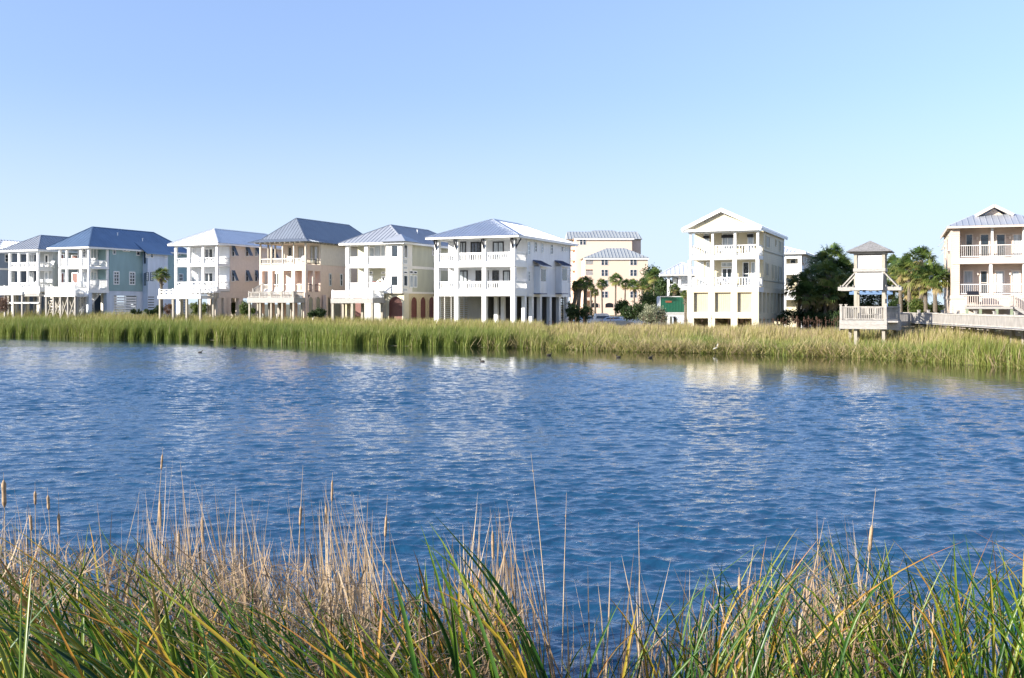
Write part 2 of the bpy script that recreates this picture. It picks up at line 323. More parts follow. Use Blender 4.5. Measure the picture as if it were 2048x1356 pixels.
def far_reeds():
    n = 300000
    X = RNG.uniform(-82, 47, n)
    dep = np.where(RNG.random(n) < 0.42, RNG.random(n)**1.3*3.0, RNG.random(n)*20)
    # thinner ragged edge: bunches
    bun = np.sin(X*1.7)+np.sin(X*3.9+1.3)+np.sin(X*0.63+2)
    dep = dep-0.5+0.12*bun*(dep < 3)
    Y = shore(X)+dep/0.85
    lim = np.where(X < 25, rowY(X)+1.0, np.where(X < 33, 88.0, 84.0))
    k = (Y < lim) & ~((X > 27) & (X < 36) & (Y > 75.5) & (Y < 84.5) & (dep > 3) & (RNG.random(n) < 0.6)); X = X[k]; Y = Y[k]; dep = dep[k]; n = len(X)
    g = np.maximum(ground(X, Y), -0.1)
    right = np.clip((X+2)/10, 0, 1)
    clump = 0.5+0.22*np.sin(X*0.8+np.sin(Y*1.1))*np.sin(Y*0.9+X*0.3)+.2*np.sin(X*7.1+2*np.sin(Y*3))+.12*np.sin(X*13.7+Y*5)
    fr = np.interp(X, [-60, -10, 3, 10, 23, 31], [1.95, 1.75, 1.5, 1.15, 1.15, 1.75]); h = (fr*np.interp(dep, [0, 1.5, 6], [0.85, 1, 0])+np.where(X > 31, 1.65, 1.25)*np.interp(dep, [1.5, 6], [0, 1]))*RNG.uniform(0.6, 1.15, n)*(0.86+0.22*clump)
    h *= np.where(right > 0.5, 0.82+0.2*np.sin(X*1.3)*np.sin(X*0.47), 1.0)
    h = np.where((X > 26) & (X < 31) & (dep > 3), np.minimum(h, 1.3), h)
    lean = RNG.normal(0, 0.16, (n, 2))*h[:, None]; lean[:, 0] += 0.12*h
    root = np.stack([X, Y, g-0.1], 1); tip = np.stack([X+lean[:, 0], Y+lean[:, 1], g+h], 1)
    bow = np.stack([lean[:, 0]*-0.35, lean[:, 1]*-0.35, h*0.06], 1)
    wd = RNG.uniform(0.018, 0.045, n)
    patch = 0.5+0.5*np.sin(X*0.35+0.6*np.sin(Y*0.5))*np.sin(X*0.11+Y*0.21+1)
    base = 0.20+0.16*patch+RNG.normal(0, 0.10, n)
    top = 0.42+0.12*patch+RNG.normal(0, 0.13, n)+0.08*right
    top += np.interp(dep, [0, 3, 6], [-0.16, -0.12, 0.07])-0.1*right*(dep < 4)*(X > 14); base = base+np.interp(dep, [0, 2, 5], [0, 0.02, 0.12])
    top = np.where((RNG.random(n) < .10+.22*right) & (dep > 4), RNG.uniform(.7, 1, n), top)
    dry = RNG.random(n) < (0.03+0.20*right*(np.sin(X*1.1+0.7) > 0.0)*(X < 27)+0.06*right)
    base = np.where(dry, RNG.uniform(0.75, 1, n), base); top = np.where(dry, RNG.uniform(0.7, 1, n), top)
    base = np.where(dep < 1.2, np.maximum(base, 0.24+0.06*right), base)
    o = blades('reeds_far_bank', root, tip, bow, wd, base, top, 'reed_far', 3)
    o.name = 'reed_bed'
    tag(o, 'dense green and gold reeds growing along the far bank below the houses', 'reeds', kind='stuff')
    # fallen dry stems at the water's edge, right half
    n = 9000
    c = np.concatenate([RNG.normal(m_, s_, n//8) for m_, s_ in ((9.3, 1.2), (12.3, 1.3), (14.5, 1.2), (17.8, 1.2), (22.5, 1.0), (25.5, 2.0), (31, 3), (3, 4))]); n = len(c)
    X = c; Y = shore(X)+RNG.uniform(-1.3, 0.5, n); g = np.maximum(ground(X, Y), 0)
    L = RNG.uniform(0.3, 1.3, n); a = RNG.uniform(0, 2*math.pi, n); el = RNG.uniform(-0.05, 1.1, n)
    root = np.stack([X, Y, g+RNG.uniform(0, 1, n)**2*.6], 1)
    tip = root+np.stack([np.cos(a)*np.cos(el), 0.6*np.sin(a)*np.cos(el), np.sin(el)], 1)*L[:, None]
    tip[:, 2] = np.maximum(tip[:, 2], 0.03)
    o = blades('fallen_reeds', root, tip, RNG.normal(0, 0.08, (n, 3)), RNG.uniform(0.02, 0.05, n), RNG.uniform(0.1, 1, n), RNG.uniform(0.6, 1, n), 'reed_far', 2)
    tag(o, 'tangle of bent dry grey stems at the foot of the reeds', 'dead reeds', kind='stuff')
    # rust coloured seed plumes standing above the grass, mostly right of the cream house
    c = np.concatenate([RNG.uniform(24.5, 31.5, 70), RNG.uniform(2, 24, 50), RNG.uniform(-70, -58, 20)]); Yc = np.minimum(rowY(c)-RNG.uniform(0.3, 4, len(c)), 94); k = 16; n = len(c)*k
    g = ground(c, Yc); hh = RNG.uniform(1.35, 1.85, len(c)); X = np.repeat(c, k); Y = np.repeat(Yc, k); z = np.repeat(g+hh, k)-RNG.uniform(0, .34, n)
    root = np.stack([X, Y, z], 1); tip = root+np.stack([RNG.normal(.03, .06, n), RNG.normal(0, .05, n), RNG.uniform(.04, .14, n)], 1)
    st = np.stack([c, Yc, g], 1); sp = np.stack([c, Yc, g+hh], 1)
    root = np.concatenate([root, st]); tip = np.concatenate([tip, sp]); m_ = len(root)
    o = blades('seed_plumes', root, tip, np.zeros((m_, 3)), np.full(m_, .03), np.full(m_, .1), RNG.uniform(.2, .8, m_), 'bush_brown', 2); tag(o, 'rust brown seed plumes rising above the marsh grass', 'seed plumes', kind='stuff')
far_reeds()

# ---------------------------------------------------------------- photo crops the measurements were taken in: offset x, offset y, scale
CR = {1: (0, 430, 6.456), 2: (190, 430, 6.456), 3: (430, 420, 6.164), 4: (640, 430, 6.307), 5: (850, 420, 5.897),
      6: (1120, 440, 6.458), 7: (1350, 400, 5.216), 8: (1560, 460, 6.165), 9: (1800, 390, 4.52), 0: (0, 0, 1.0)}
class House:
    def __init__(s, name, label, cat, crop, ocx, Y=None, ang=TH, group='beach houses along the pond', gz=None):
        s.c = crop; s.a = ang
        p = (s.px(ocx)-1024)/F
        ca, sa = math.cos(ang), math.sin(ang)
        if Y is None:
            c0, s0 = math.cos(TH), math.sin(TH)
            t = (ROW_A[0]-ROW_A[1]*p)/(c0+s0*p); Y = ROW_A[1]+s0*t
        s.ox, s.oy = p*Y, Y
        s.ex = (ca, -sa); s.ey = (sa, ca)
        s.g = G(s.ox, s.oy) if gz is None else gz
        s.root = empty(name, (s.ox, s.oy, s.g), -ang)
        tag(s.root, label, cat, group)
    def px(s, cx, c=None):
        o = CR[c if c is not None else s.c]; return o[0]+cx/o[2]
    def py(s, cy, c=None):
        o = CR[c if c is not None else s.c]; return o[1]+cy/o[2]
    def fx(s, cx, y=0.0, c=None):
        p = (s.px(cx, c)-1024)/F
        X0 = s.ox+y*s.ey[0]; Y0 = s.oy+y*s.ey[1]
        return (p*Y0-X0)/(s.ex[0]-p*s.ex[1])
    def sd(s, cx, x=0.0, c=None):
        p = (s.px(cx, c)-1024)/F
        X0 = s.ox+x*s.ex[0]; Y0 = s.oy+x*s.ex[1]
        return (p*Y0-X0)/(s.ey[0]-p*s.ey[1])
    def z(s, cy, x=0.0, y=0.0, c=None):
        Y = s.oy+x*s.ex[1]+y*s.ey[1]
        return EYE-(s.py(cy, c)-HZ)/F*Y-s.g
    def w(s, x, y, z=0.0):
        return (s.ox+x*s.ex[0]+y*s.ey[0], s.oy+x*s.ex[1]+y*s.ey[1], s.g+z)

def opening(h, kind, axis, a0, a1, z0, z1, off, fm='white', pm='glass', nx=1, nz=1, fw=0.09, th=0.06, name='window', label=None, sill=False):
    """frame ring with muntins on a wall plane and its pane as a sub-part. axis f: wall faces -y; s: faces +x; l: faces -x"""
    if a1 < a0: a0, a1 = a1, a0
    if z1 < z0: z0, z1 = z1, z0
    m = MB()
    def B(mb, u0, u1, v0, v1, d0, d1):
        if axis == 'f': mb.box(u0, u1, off-d1, off-d0, v0, v1)
        elif axis == 's': mb.box(off+d0, off+d1, u0, u1, v0, v1)
        else: mb.box(off-d1, off-d0, u0, u1, v0, v1)
    B(m, a0, a0+fw, z0, z1, -0.03, th); B(m, a1-fw, a1, z0, z1, -0.03, th)
    B(m, a0+fw, a1-fw, z1-fw, z1, -0.03, th); B(m, a0+fw, a1-fw, z0, z0+fw*(1 if name == 'window' else 1.6), -0.03, th)
    mw = fw*0.55
    for i in range(1, nx):
        c = a0+(a1-a0)*i/nx; k = fw*0.8 if name == 'door' else mw; B(m, c-k/2, c+k/2, z0+fw, z1-fw, -0.02, th*0.7)
    for i in range(1, nz):
        c = z0+(z1-z0)*i/nz; B(m, a0+fw, a1-fw, c-mw/2, c+mw/2, -0.02, th*0.68)
    if sill: B(m, a0-0.06, a1+0.06, z0-0.08, z0-0.003, -0.02, th+0.06)
    o = m.build(name, fm, h.root)
    if pm == 'glass' and random.random() < .35: pm = 'glass_curtain'
    elif pm == 'glass_curtain' and random.random() < .25: pm = 'glass'
    g = MB(); B(g, a0+fw*0.5, a1-fw*0.5, z0+fw*0.5, z1-fw*0.5, -0.05, 0.018); g.build('pane', pm, o)
    if label: o['label'] = label
    return o
def fwin(h, L, y, **kw):
    for q in L:
        x0 = h.fx(q[0], y); x1 = h.fx(q[1], y)
        opening(h, 0, 'f', x0, x1, h.z(q[3], (x0+x1)/2, y), h.z(q[2], (x0+x1)/2, y), y, **kw)
def swin(h, L, x=0.0, **kw):
    c = kw.pop('c', None)
    for q in L:
        y0 = h.sd(q[0], x, c); y1 = h.sd(q[1], x, c)
        opening(h, 0, 's', y0, y1, h.z(q[3], x, (y0+y1)/2, c), h.z(q[2], x, (y0+y1)/2, c), x, **kw)
def box(h, name, m, *a, label=None):
    o = MB().box(*a).build(name, m, h.root)
    if label: o['label'] = label
    return o
def rail(h, p, q, z0, z1, m='white', style='picket', root=None, gap=0.15, pw=0.05):
    """railing from p to q (local xy) between z0 (bottom) and z1 (top of handrail)"""
    mb = MB(); p = Vector((p[0], p[1], 0)); q = Vector((q[0], q[1], 0)); d = q-p; L = d.length
    if L < 0.15: return
    up = Vector((0, 0, 1))
    mb.bar(p+up*(z1-0.04), q+up*(z1-0.04), 0.12, 0.08)
    mb.bar(p+up*(z0+0.12), q+up*(z0+0.12), 0.07, 0.08)
    if style == 'mix': gap, pw = 0.24, 0.07
    if style in ('picket', 'metal', 'mix'):
        n = max(2, int(L/gap))
        for i in range(n+1):
            b = p+d*(i/n); mb.bar(b+up*(z0+0.16), b+up*(z1-0.08), pw)
    if style == 'board':      # wide boards with a slatted middle
        n = max(2, int(L/0.24))
        for i in range(n):
            b = p+d*((i+0.5)/n); mb.bar(b+up*(z0+0.16), b+up*(z1-0.2), 0.10, 0.03, up=d.normalized().cross(up))
        mb.bar(p+up*(z1-0.15), q+up*(z1-0.15), 0.05, 0.14); mb.bar(p+up*(z0+0.05), q+up*(z0+0.05), 0.05, 0.1)
    if style == 'x':
        n = max(1, round(L/0.8)); e = d/n
        for i in range(n):
            a = p+e*i; b = a+e
            mb.bar(a+up*(z0+0.16), b+up*(z1-0.08), 0.05); mb.bar(a+up*(z1-0.08), b+up*(z0+0.16), 0.045)
            mb.bar(a+up*(z0+0.16), a+up*(z1-0.08), 0.06)
            mb.bar(a+up*(z0+z1)/2, b+up*(z0+z1)/2, 0.035)
    o = mb.build('railing', m, root or h.root)
    return o
def slats(h, p, q, z0, z1, m='white', step=0.22, hh=0.11, posts=True, name='slat_screen'):
    mb = MB(); p = Vector((p[0], p[1], 0)); q = Vector((q[0], q[1], 0)); z = z0
    while z < z1:
        u = Vector((0, 0, z)); mb.bar(p+u, q+u, 0.03, hh); z += step
    if posts:
        n = max(1, int((q-p).length/1.6))
        for i in range(n+1):
            b = p+(q-p)*(i/n); mb.bar(b+Vector((0, 0, z0-0.1)), b+Vector((0, 0, z1+0.05)), 0.1)
    return mb.build(name, m, h.root)
def post(h, x, y, z0, z1, w=0.2, m='white', name='post'):
    return box(h, name, m, x-w/2, x+w/2, y-w/2, y+w/2, z0, z1)
def poly_ribs(mb, P, along, step, hgt=0.05, wid=0.035):
    """standing seams on planar polygon P: lines perpendicular to 'along' (eave direction) inside the polygon"""
    P = [Vector(p) for p in P]; a = Vector(along).normalized(); n = Vector((0, 0, 0))
    for i in range(1, len(P)-1): n += (P[i]-P[0]).cross(P[i+1]-P[0])
    n.normalize()
    if n.z < 0: n = -n
    b = n.cross(a).normalized(); o = P[0]
    Q = [((p-o).dot(a), (p-o).dot(b)) for p in P]
    s = min(q[0] for q in Q)+step*0.5; e = max(q[0] for q in Q)
    while s < e:
        ts = []
        for i in range(len(Q)):
            q, r = Q[i], Q[(i+1) % len(Q)]
            if (q[0]-s)*(r[0]-s) < 0: ts.append(q[1]+(r[1]-q[1])*(s-q[0])/(r[0]-q[0]))
        if len(ts) >= 2 and max(ts)-min(ts) > 0.1:
            mb.bar(o+a*s+b*min(ts)+n*hgt*0.4, o+a*s+b*max(ts)+n*hgt*0.4, wid, hgt, up=n)
        s += step
def hip_roof(h, x0, x1, y0, y1, ze, zr, m, step=0.5, ins=None, ins2=None, fm='white', fh=0.22, xm=None, rib=0.05, wall_in=0.6):
    xm = (x0+x1)/2 if xm is None else xm; ins = (x1-x0)/2 if ins is None else ins; ins2 = ins if ins2 is None else ins2
    a, b, c, d = (x0, y0, ze), (x1, y0, ze), (x1, y1, ze), (x0, y1, ze); e, f = (xm, y0+ins, zr), (xm, y1-ins2, zr)
    mb = MB().add([a, b, c, d, e, f], [(0, 1, 4), (1, 2, 5, 4), (2, 3, 5), (3, 0, 4, 5), (3, 2, 1, 0)])
    for P, al in (((a, b, e), (1, 0, 0)), ((b, c, f, e), (0, 1, 0)), ((c, d, f), (1, 0, 0)), ((d, a, e, f), (0, 1, 0))): poly_ribs(mb, P, al, step, rib)
    for p, q in ((a, e), (b, e), (c, f), (d, f), (e, f)): mb.bar(Vector(p)+Vector((0, 0, .03)), Vector(q)+Vector((0, 0, .03)), 0.14, 0.07)
    r = mb.build('roof', m, h.root)
    k = 0.05
    fa = MB(); fa.box(x0+k, x1-k, y0+k, y0+k+0.06, ze-fh, ze-0.012).box(x0+k, x1-k, y1-k-0.06, y1-k, ze-fh, ze-0.012)
    fa.box(x0+k, x0+k+0.06, y0+k+0.062, y1-k-0.062, ze-fh, ze-0.012).box(x1-k-0.06, x1-k, y0+k+0.062, y1-k-0.062, ze-fh, ze-0.012)
    fa.build('fascia', fm, r)
    box(h, 'soffit', fm, x0+0.13, x1-0.13, y0+0.13, y1-0.13, ze-fh+0.05, ze-fh+0.09)
    return r
def brace(h, p, q, wd=0.1, m='post_wood', name='brace'):
    return MB().bar(p, q, wd).build(name, m, h.root)
def stairs(h, pt, pb, width, m='white', rm='white', side=(1, 0), railh=1.0, style='picket'):
    """stair from top point pt to bottom point pb (local xyz), width along 'side'"""
    pt = Vector(pt); pb = Vector(pb); s = Vector((side[0], side[1], 0)).normalized()
    n = max(2, int((pt.z-pb.z)/0.18)); t = MB()
    for i in range(n):
        c = pb+(pt-pb)*((i+0.5)/n); t.bar(c-s*width/2, c+s*width/2, 0.28, 0.04)
    for k in (-1, 1): t.bar(pb+s*k*width/2, pt+s*k*width/2, 0.05, 0.26)
    o = t.build('stairs', m, h.root)
    for k in (-1, 1):
        a = pb+s*k*width/2; b = pt+s*k*width/2; r = MB(); u = Vector((0, 0, railh))
        r.bar(a+u, b+u, 0.08); r.bar(a, a+u*1.08, 0.1); r.bar(b, b+u*1.08, 0.1); r.bar(a+u*0.15, b+u*0.15, 0.05)
        L = int((b-a).length/0.16)
        for i in range(1, L): c = a+(b-a)*(i/L); r.bar(c+u*0.15, c+u, 0.035)
        r.build('handrail', rm, o)
    return o
def arch(h, axis, a0, a1, z0, z1, off, infill, trim, name='arched_door', louver=0):
    if a1 < a0: a0, a1 = a1, a0
    c = (a0+a1)/2; r = (a1-a0)/2; rz = min(r, (z1-z0)*0.4); N = 14
    def pt(u, v, d): return (u, off-d, v) if axis == 'f' else (off+d, u, v)
    out = [(a0, z0), (a1, z0)]+[(c+r*math.cos(math.pi*i/N), z1-rz+rz*math.sin(math.pi*i/N)) for i in range(N+1)]
    n = len(out); m = MB()
    vs = [pt(u, v, -0.02) for u, v in out]+[pt(u, v, 0.02) for u, v in out]
    m.add(vs, [tuple(range(n, 2*n)), tuple(range(n-1, -1, -1))]+[(i, (i+1) % n, n+(i+1) % n, n+i) for i in range(n)])
    if louver:
        z = z0+louver
        while z < z1-rz*0.4:
            hw = r*0.96 if z < z1-rz else r*0.96*math.sqrt(max(0.05, 1-((z-z1+rz)/rz)**2))
            if axis == 'f': m.box(c-hw, c+hw, off-0.045, off-0.02, z-0.03, z+0.03)
            else: m.box(off+0.02, off+0.045, c-hw, c+hw, z-0.03, z+0.03)
            z += louver
    o = m.build(name, infill, h.root)
    t = MB(); k = 0.11
    P = [(c+(r+k*0.5)*math.cos(math.pi*i/N), z1-rz+(rz+k*0.5)*math.sin(math.pi*i/N)) for i in range(N+1)]
    P = [(a1+k*0.5, z0)]+P+[(a0-k*0.5, z0)]
    for i in range(len(P)-1): t.bar(pt(*P[i], 0.05), pt(*P[i+1], 0.05), k, k)
    t.build('arch_trim', trim, o)
    return o
def pen(h, x, y, z, s=0.15):
    m = MB().tube([(x, y, z), (x, y, z+0.45)], [0.06, 0.06], 8).tube([(x, y, z+0.45), (x, y, z+0.52)], [0.1, 0.1], 8)
    return m.build('roof_vent', 'white', h.root)

def porch(h, cols, levels, pd, cm='white', cw=None, sm='white', rm='white', style='picket', right=True, left=True, cname='column', rails=True):
    """cols: crop x pairs on the front plane. levels: (floor, beam_bottom, ceiling, rail_top) crop y at the right corner"""
    xs = [(h.fx(a), h.fx(b)) for a, b in cols]; xl = xs[0][0]; xr = xs[-1][1]
    for fl, bb, ce, rt in levels:
        zf, zb, zc, zt = h.z(fl), h.z(bb), h.z(ce), h.z(rt)
        box(h, 'porch_floor', sm, xl+0.03, xr-0.03, 0.03, pd+0.02, zb, zf)
        for a, b in xs:
            box(h, cname, cm, a, b, 0.0, (b-a), zf-0.002, zc)
        if rails:
            for (a, b), (c, d) in zip(xs, xs[1:]): rail(h, (b, 0.16), (c, 0.16), zf, zt, rm, style)
            if right: rail(h, (xr-0.14, 0.3), (xr-0.14, pd), zf, zt, rm, style)
            if left: rail(h, (xl+0.14, 0.3), (xl+0.14, pd), zf, zt, rm, style)
    return xs

# ================================================================ houses
def house_white():
    h = House('stilt_house', 'large white three storey house on square piers with pale metal roof and black framed doors', 'house', 5, 1060)
    cols = [(108, 160), (345, 390), (670, 717), (1010, 1060)]
    pd = 3.35; W = -h.fx(108); D = h.sd(1720); xl = -W
    zg = h.z(1015)
    ze = h.z(300)
    porch(h, cols, [(935, 1013, 675, 835), (600, 664, 318, 490)], pd, style='board')
    # piers below, with a beam along the top
    for a, b in cols: x0, x1 = h.fx(a), h.fx(b); box(h, 'pier', 'white', x0-0.01, x1+0.01, -0.02, x1-x0, -0.4, zg-0.003)
    for cx in (842, 922): x = h.fx(cx, 4.5); post(h, x, 4.5, -0.4, zg, 0.42, name='pier')
    box(h, 'top_beam', 'white', xl+0.02, -0.02, 0.06, 0.36, h.z(318), ze-0.25)
    box(h, 'wall', 'white_siding', xl, 0, pd, D, zg+0.02, ze-0.14)
    box(h, 'band', 'white', xl-0.03, 0.03, pd+0.4, D+0.03, zg-0.02, zg+0.28)
    box(h, 'trim_board', 'white', 0.0, 0.04, pd+0.3, D+0.02, h.z(655), h.z(640))
    # porch openings: black framed doors
    for q, nx in (((405, 485, 375, 600), 2), ((540, 665, 375, 600), 3), ((800, 930, 372, 600), 2)): fwin(h, [q], pd, fm='door_black', pm='glass_curtain', nx=nx, fw=0.13, name='door')
    for q, nx in (((398, 505, 712, 935), 2), ((598, 750, 712, 935), 3), ((795, 872, 712, 935), 1), ((920, 1010, 712, 935), 1)): fwin(h, [q], pd, fm='door_black', pm='glass', nx=nx, fw=0.13, name='door')
    for q in ((1205, 1240, 368, 530), (1290, 1318, 372, 498), (1370, 1395, 385, 510), (1480, 1505, 402, 524)): swin(h, [q], nz=3, pm='glass_curtain')
    for a in (1605, 1631, 1657): swin(h, [(a, a+22, 430, 490)], nx=1, nz=2, pm='glass_curtain')
    swin(h, [(1213, 1240, 718, 845), (1675, 1690, 755, 868)], nz=3)
    # two side bays with small sloping canopies
    for (c0, c1, w0, w1) in ((1265, 1345, 1340, 1356), (1520, 1598, 1598, 1606)):
        y0 = h.sd(c0+20); y1 = h.sd(c1+15); zb = h.z(980, 0, y0); zt = h.z(665, 0, y0)
        b = MB().box(0.003, 0.75, y0, y1, zb, zt).build('bay', 'white_siding', h.root)
        MB().box(-0.0, 0.8, y0-0.05, y1+0.05, zb-0.12, zb-0.004).build('bay_base', 'awning_blue', b)
        c = MB(); A = (0.0, y0-0.35, zt+0.62); B = (0.0, y1+0.35, zt+0.62); Cc = (1.25, y1+0.35, zt+0.02); Dd = (1.25, y0-0.35, zt+0.02)
        up = [(v[0], v[1], v[2]+0.07) for v in (A, B, Cc, Dd)]
        c.add([A, B, Cc, Dd]+up, [(0, 1, 2, 3), (7, 6, 5, 4), (0, 4, 5, 1), (1, 5, 6, 2), (2, 6, 7, 3), (3, 7, 4, 0)])
        poly_ribs(c, up, (0, 1, 0), 0.35); c.build('canopy', 'awning_blue', b)
        wq = MB().box(0.752, 0.77, y0+0.25, y1-0.25, zt-1.6, zt-0.3); wq.build('window', 'glass', b)
    # ground level piers and slat screens along the right side, screens on the left side and back
    for a, b in ((1178, 1200), (1262, 1284), (1357, 1381), (1472, 1496), (1582, 1604), (1672, 1692)):
        y0, y1 = h.sd(a), h.sd(b); y1 = min(y1, y0+0.9); box(h, 'pier', 'white', -0.4, -0.012, y0, y1, -0.4, zg)
    slats(h, (xl+0.15, 0.6), (xl+0.15, D-0.4), 0.0, zg-0.05); slats(h, (xl+0.3, D-0.25), (-0.3, D-0.25), 0.0, zg-0.05)
    slats(h, (-0.75, 5.0), (-0.75, D-0.8), 0.0, zg-0.05, 'shadow_in', step=0.3, hh=0.08)  # inner slats coloured near black, shade under the floor put into the colour
    box(h, 'room_or_shade_box', 'shadow_in', xl+3.6, -1.3, 8.5, D-0.6, -0.2, zg-0.03)  # dark box added so the side openings read as deep shade
    box(h, 'room_or_shade_box', 'grey_siding', h.fx(500, 7), h.fx(660, 7), 7, 11, -0.2, zg-0.02)
    ov = 0.75
    zr = EYE-(h.py(95)-HZ)/F*(h.oy+5.0)-h.g
    hip_roof(h, xl-ov, ov, -ov, D+ov, ze, zr, 'roof_pale', 0.42)
    for a, b in cols:
        x = (h.fx(a)+h.fx(b))/2
        m = MB(); m.bar((x, 0.0, ze-1.25), (x, -0.6, ze-0.3), 0.1, 0.12).bar((x, -0.02, ze-1.35), (x, -0.02, ze-0.28), 0.12, 0.1).bar((x, 0.02, ze-0.3), (x, -0.66, ze-0.3), 0.1, 0.12)
        m.build('bracket', 'dark_metal', h.root)
    m = MB(); x = -0.2; m.bar((0, .25, ze-1.25), (0.6, .25, ze-0.3), 0.1, 0.12).bar((0.02, .25, ze-1.35), (0.02, .25, ze-0.28), 0.1, 0.1); m.build('bracket', 'dark_metal', h.root)
    return h
def house_cream():
    h = House('stilt_house', 'cream three storey house with white gable front and tan shutters at ground level', 'house', 7, 875)
    cols = [(150, 173), (380, 403), (613, 638), (850, 875)]
    xl = h.fx(140); pd = max(1.8, h.sd(925)); D = h.sd(1140); ze = h.z(290)
    z1 = h.z(905); z2 = h.z(570)
    porch(h, cols, [(570, 612, 330, 462)], pd, style='mix')
    cl2 = [(135, 168), (367, 405), (601, 641), (842, 878)]
    porch(h, cl2, [(905, 960, 615, 802)], pd, style='mix')
    box(h, 'wall', 'cream_siding', xl, 0, pd, D, z1-0.1, ze-0.1)
    # ground floor: wall built of piers, lintel and sill so that its openings are real
    zt = h.z(962); zs = h.z(1170); zs2 = h.z(1236); x0 = h.fx(125); x1 = h.fx(872)
    ops = [(195, 346), (415, 582), (650, 800)]
    m = MB(); e = x0
    for a, b in ops: m.box(e, h.fx(a), 0.0, 0.45, -0.4, zt); e = h.fx(b)
    m.box(e, x1, 0, 0.45, -0.4, zt)
    for a, b in ops: m.box(h.fx(a), h.fx(b), 0.012, 0.44, zs2, zs)
    m.box(x0-0.02, x1+0.02, -0.03, 0.47, zt+0.003, zt+0.42)
    m.box(x0, x0+0.4, 0.45, D, -0.4, zt); m.box(x0+0.45, x1-0.45, D-0.4, D, -0.4, zt)
    m.build('ground_floor_wall', 'cream_stucco', h.root)
    for a, b in ops:
        s = MB(); xa, xb = h.fx(a), h.fx(b); mid = (xa+xb)/2
        s.box(xa-0.05, mid-0.02, 0.3, 0.36, zs-0.02, zt+0.02).box(mid+0.02, xb+0.05, 0.3, 0.36, zs-0.02, zt+0.02)
        for i in range(1, 8):
            x = xa+(xb-xa)*i/8; s.box(x-0.015, x+0.015, 0.285, 0.3, zs, zt)
        s.build('shutter', 'shutter_tan', h.root)
    # right side ground floor: slim piers with dark louvres set between
    m = MB(); ys = [0.46, h.sd(878)+0.4]; op = [(880, 908), (922, 950), (963, 990), (1004, 1031), (1041, 1062), (1076, 1100), (1109, 1134)]
    e = 0.46
    for a, b in op:
        ya, yb = max(0.7, h.sd(a)), h.sd(b)
        if ya > e: m.box(x1-0.4, x1-0.01, e, ya, -0.4, zt)
        m.box(x1-0.38, x1-0.02, ya, yb, h.z(1240, 0, ya), h.z(1178, 0, ya))
        box(h, 'louvre', 'shutter_tan', x1-0.35, x1-0.25, ya, yb, h.z(1178, 0, ya), zt); e = yb
    m.box(x1-0.4, x1-0.01, e, D-0.02, -0.4, zt); m.box(x1-0.43, x1+0.012, 0.48, D+0.02, zt, zt+0.44)
    m.build('side_wall', 'cream_stucco', h.root)
    fwin(h, [(300, 360, 345, 560), (757, 822, 345, 560)], pd, nz=2, pm='glass_curtain')
    fwin(h, [(490, 612, 345, 565)], pd, nx=2, name='door', pm='glass_curtain', fw=0.12)
    for q in ((302, 362, 340, 368), (492, 614, 338, 368), (759, 822, 338, 368)):
        xa, xb = h.fx(q[0], pd), h.fx(q[1], pd); box(h, 'canopy', 'black', xa, xb, pd-0.45, pd-0.08, h.z(q[3]), h.z(q[2]))
    fwin(h, [(245, 300, 645, 895), (325, 362, 645, 895), (705, 775, 645, 895), (792, 838, 645, 895)], pd, nz=2, pm='glass_curtain')
    fwin(h, [(483, 600, 645, 700)], pd, nx=2); fwin(h, [(486, 600, 708, 900)], pd, nx=2, name='door', pm='glass_curtain', fw=0.12)
    for a, b, t, u in ((945, 985, 372, 505), (1046, 1058, 410, 485), (1084, 1102, 425, 540), (945, 972, 655, 800), (1010, 1024, 672, 830), (1040, 1056, 680, 835), (1078, 1110, 690, 850)):
        swin(h, [(a, b, t, u)], fm='cream_siding', pm='shutter_green', nz=1, name='side_shutter')
    for a, b in (((505, 558)), ((825, 868))):
        box(h, 'trim_board', 'shutter_green', 0.002, 0.07, pd+0.1, D, h.z(a+12), h.z(a+2))
    x = 0.12; yb = h.sd(1120); MB().tube([(x, yb, 0.3), (x, yb, h.z(440, 0, yb))], [0.07, 0.07]).build('downpipe', 'white', h.root)
    # gable roof with a pediment facing the pond
    ov = 0.55; xa = h.fx(105); xb = h.fx(912); xa = min(xa, xl-ov); xm = (xa+xb)/2
    zr = EYE-(h.py(112)-HZ)/F*(h.oy+2)-h.g; y0, y1 = -ov, D+ov
    m = MB(); T = 0.14
    L = [(xa, y0, ze), (xm, y0, zr), (xb, y0, ze)]; L2 = [(v[0], y1, v[2]) for v in L]; Lt = [(v[0], v[1], v[2]+T) for v in L]; L2t = [(v[0], v[1], v[2]+T) for v in L2]
    m.add(L+L2+Lt+L2t, [(0, 3, 4, 1), (1, 4, 5, 2), (6, 7, 10, 9), (7, 8, 11, 10), (0, 1, 7, 6), (1, 2, 8, 7), (4, 3, 9, 10), (5, 4, 10, 11), (0, 6, 9, 3), (2, 5, 11, 8)])
    poly_ribs(m, [Lt[0], Lt[1], L2t[1], L2t[0]], (0, 1, 0), 0.45); poly_ribs(m, [Lt[1], Lt[2], L2t[2], L2t[1]], (0, 1, 0), 0.45)
    r = m.build('roof', 'roof_white', h.root)
    g = MB(); g.add([(xl+0.1, -0.2, ze), (-0.1, -0.2, ze), (xm, -0.2, zr-0.35), (xl+0.1, 0.3, ze), (-0.1, 0.3, ze), (xm, 0.3, zr-0.35)], [(0, 1, 2), (5, 4, 3), (0, 3, 4, 1), (1, 4, 5, 2), (2, 5, 3, 0)])
    g.build('gable_wall', 'cream_siding', h.root)
    t = MB()
    for q in (xa, xb): t.bar((q, y0-0.02, ze-0.07), (xm, y0-0.02, zr-0.07), 0.1, 0.24, up=(0, -1, 0) if 0 else (0, 0, 1))
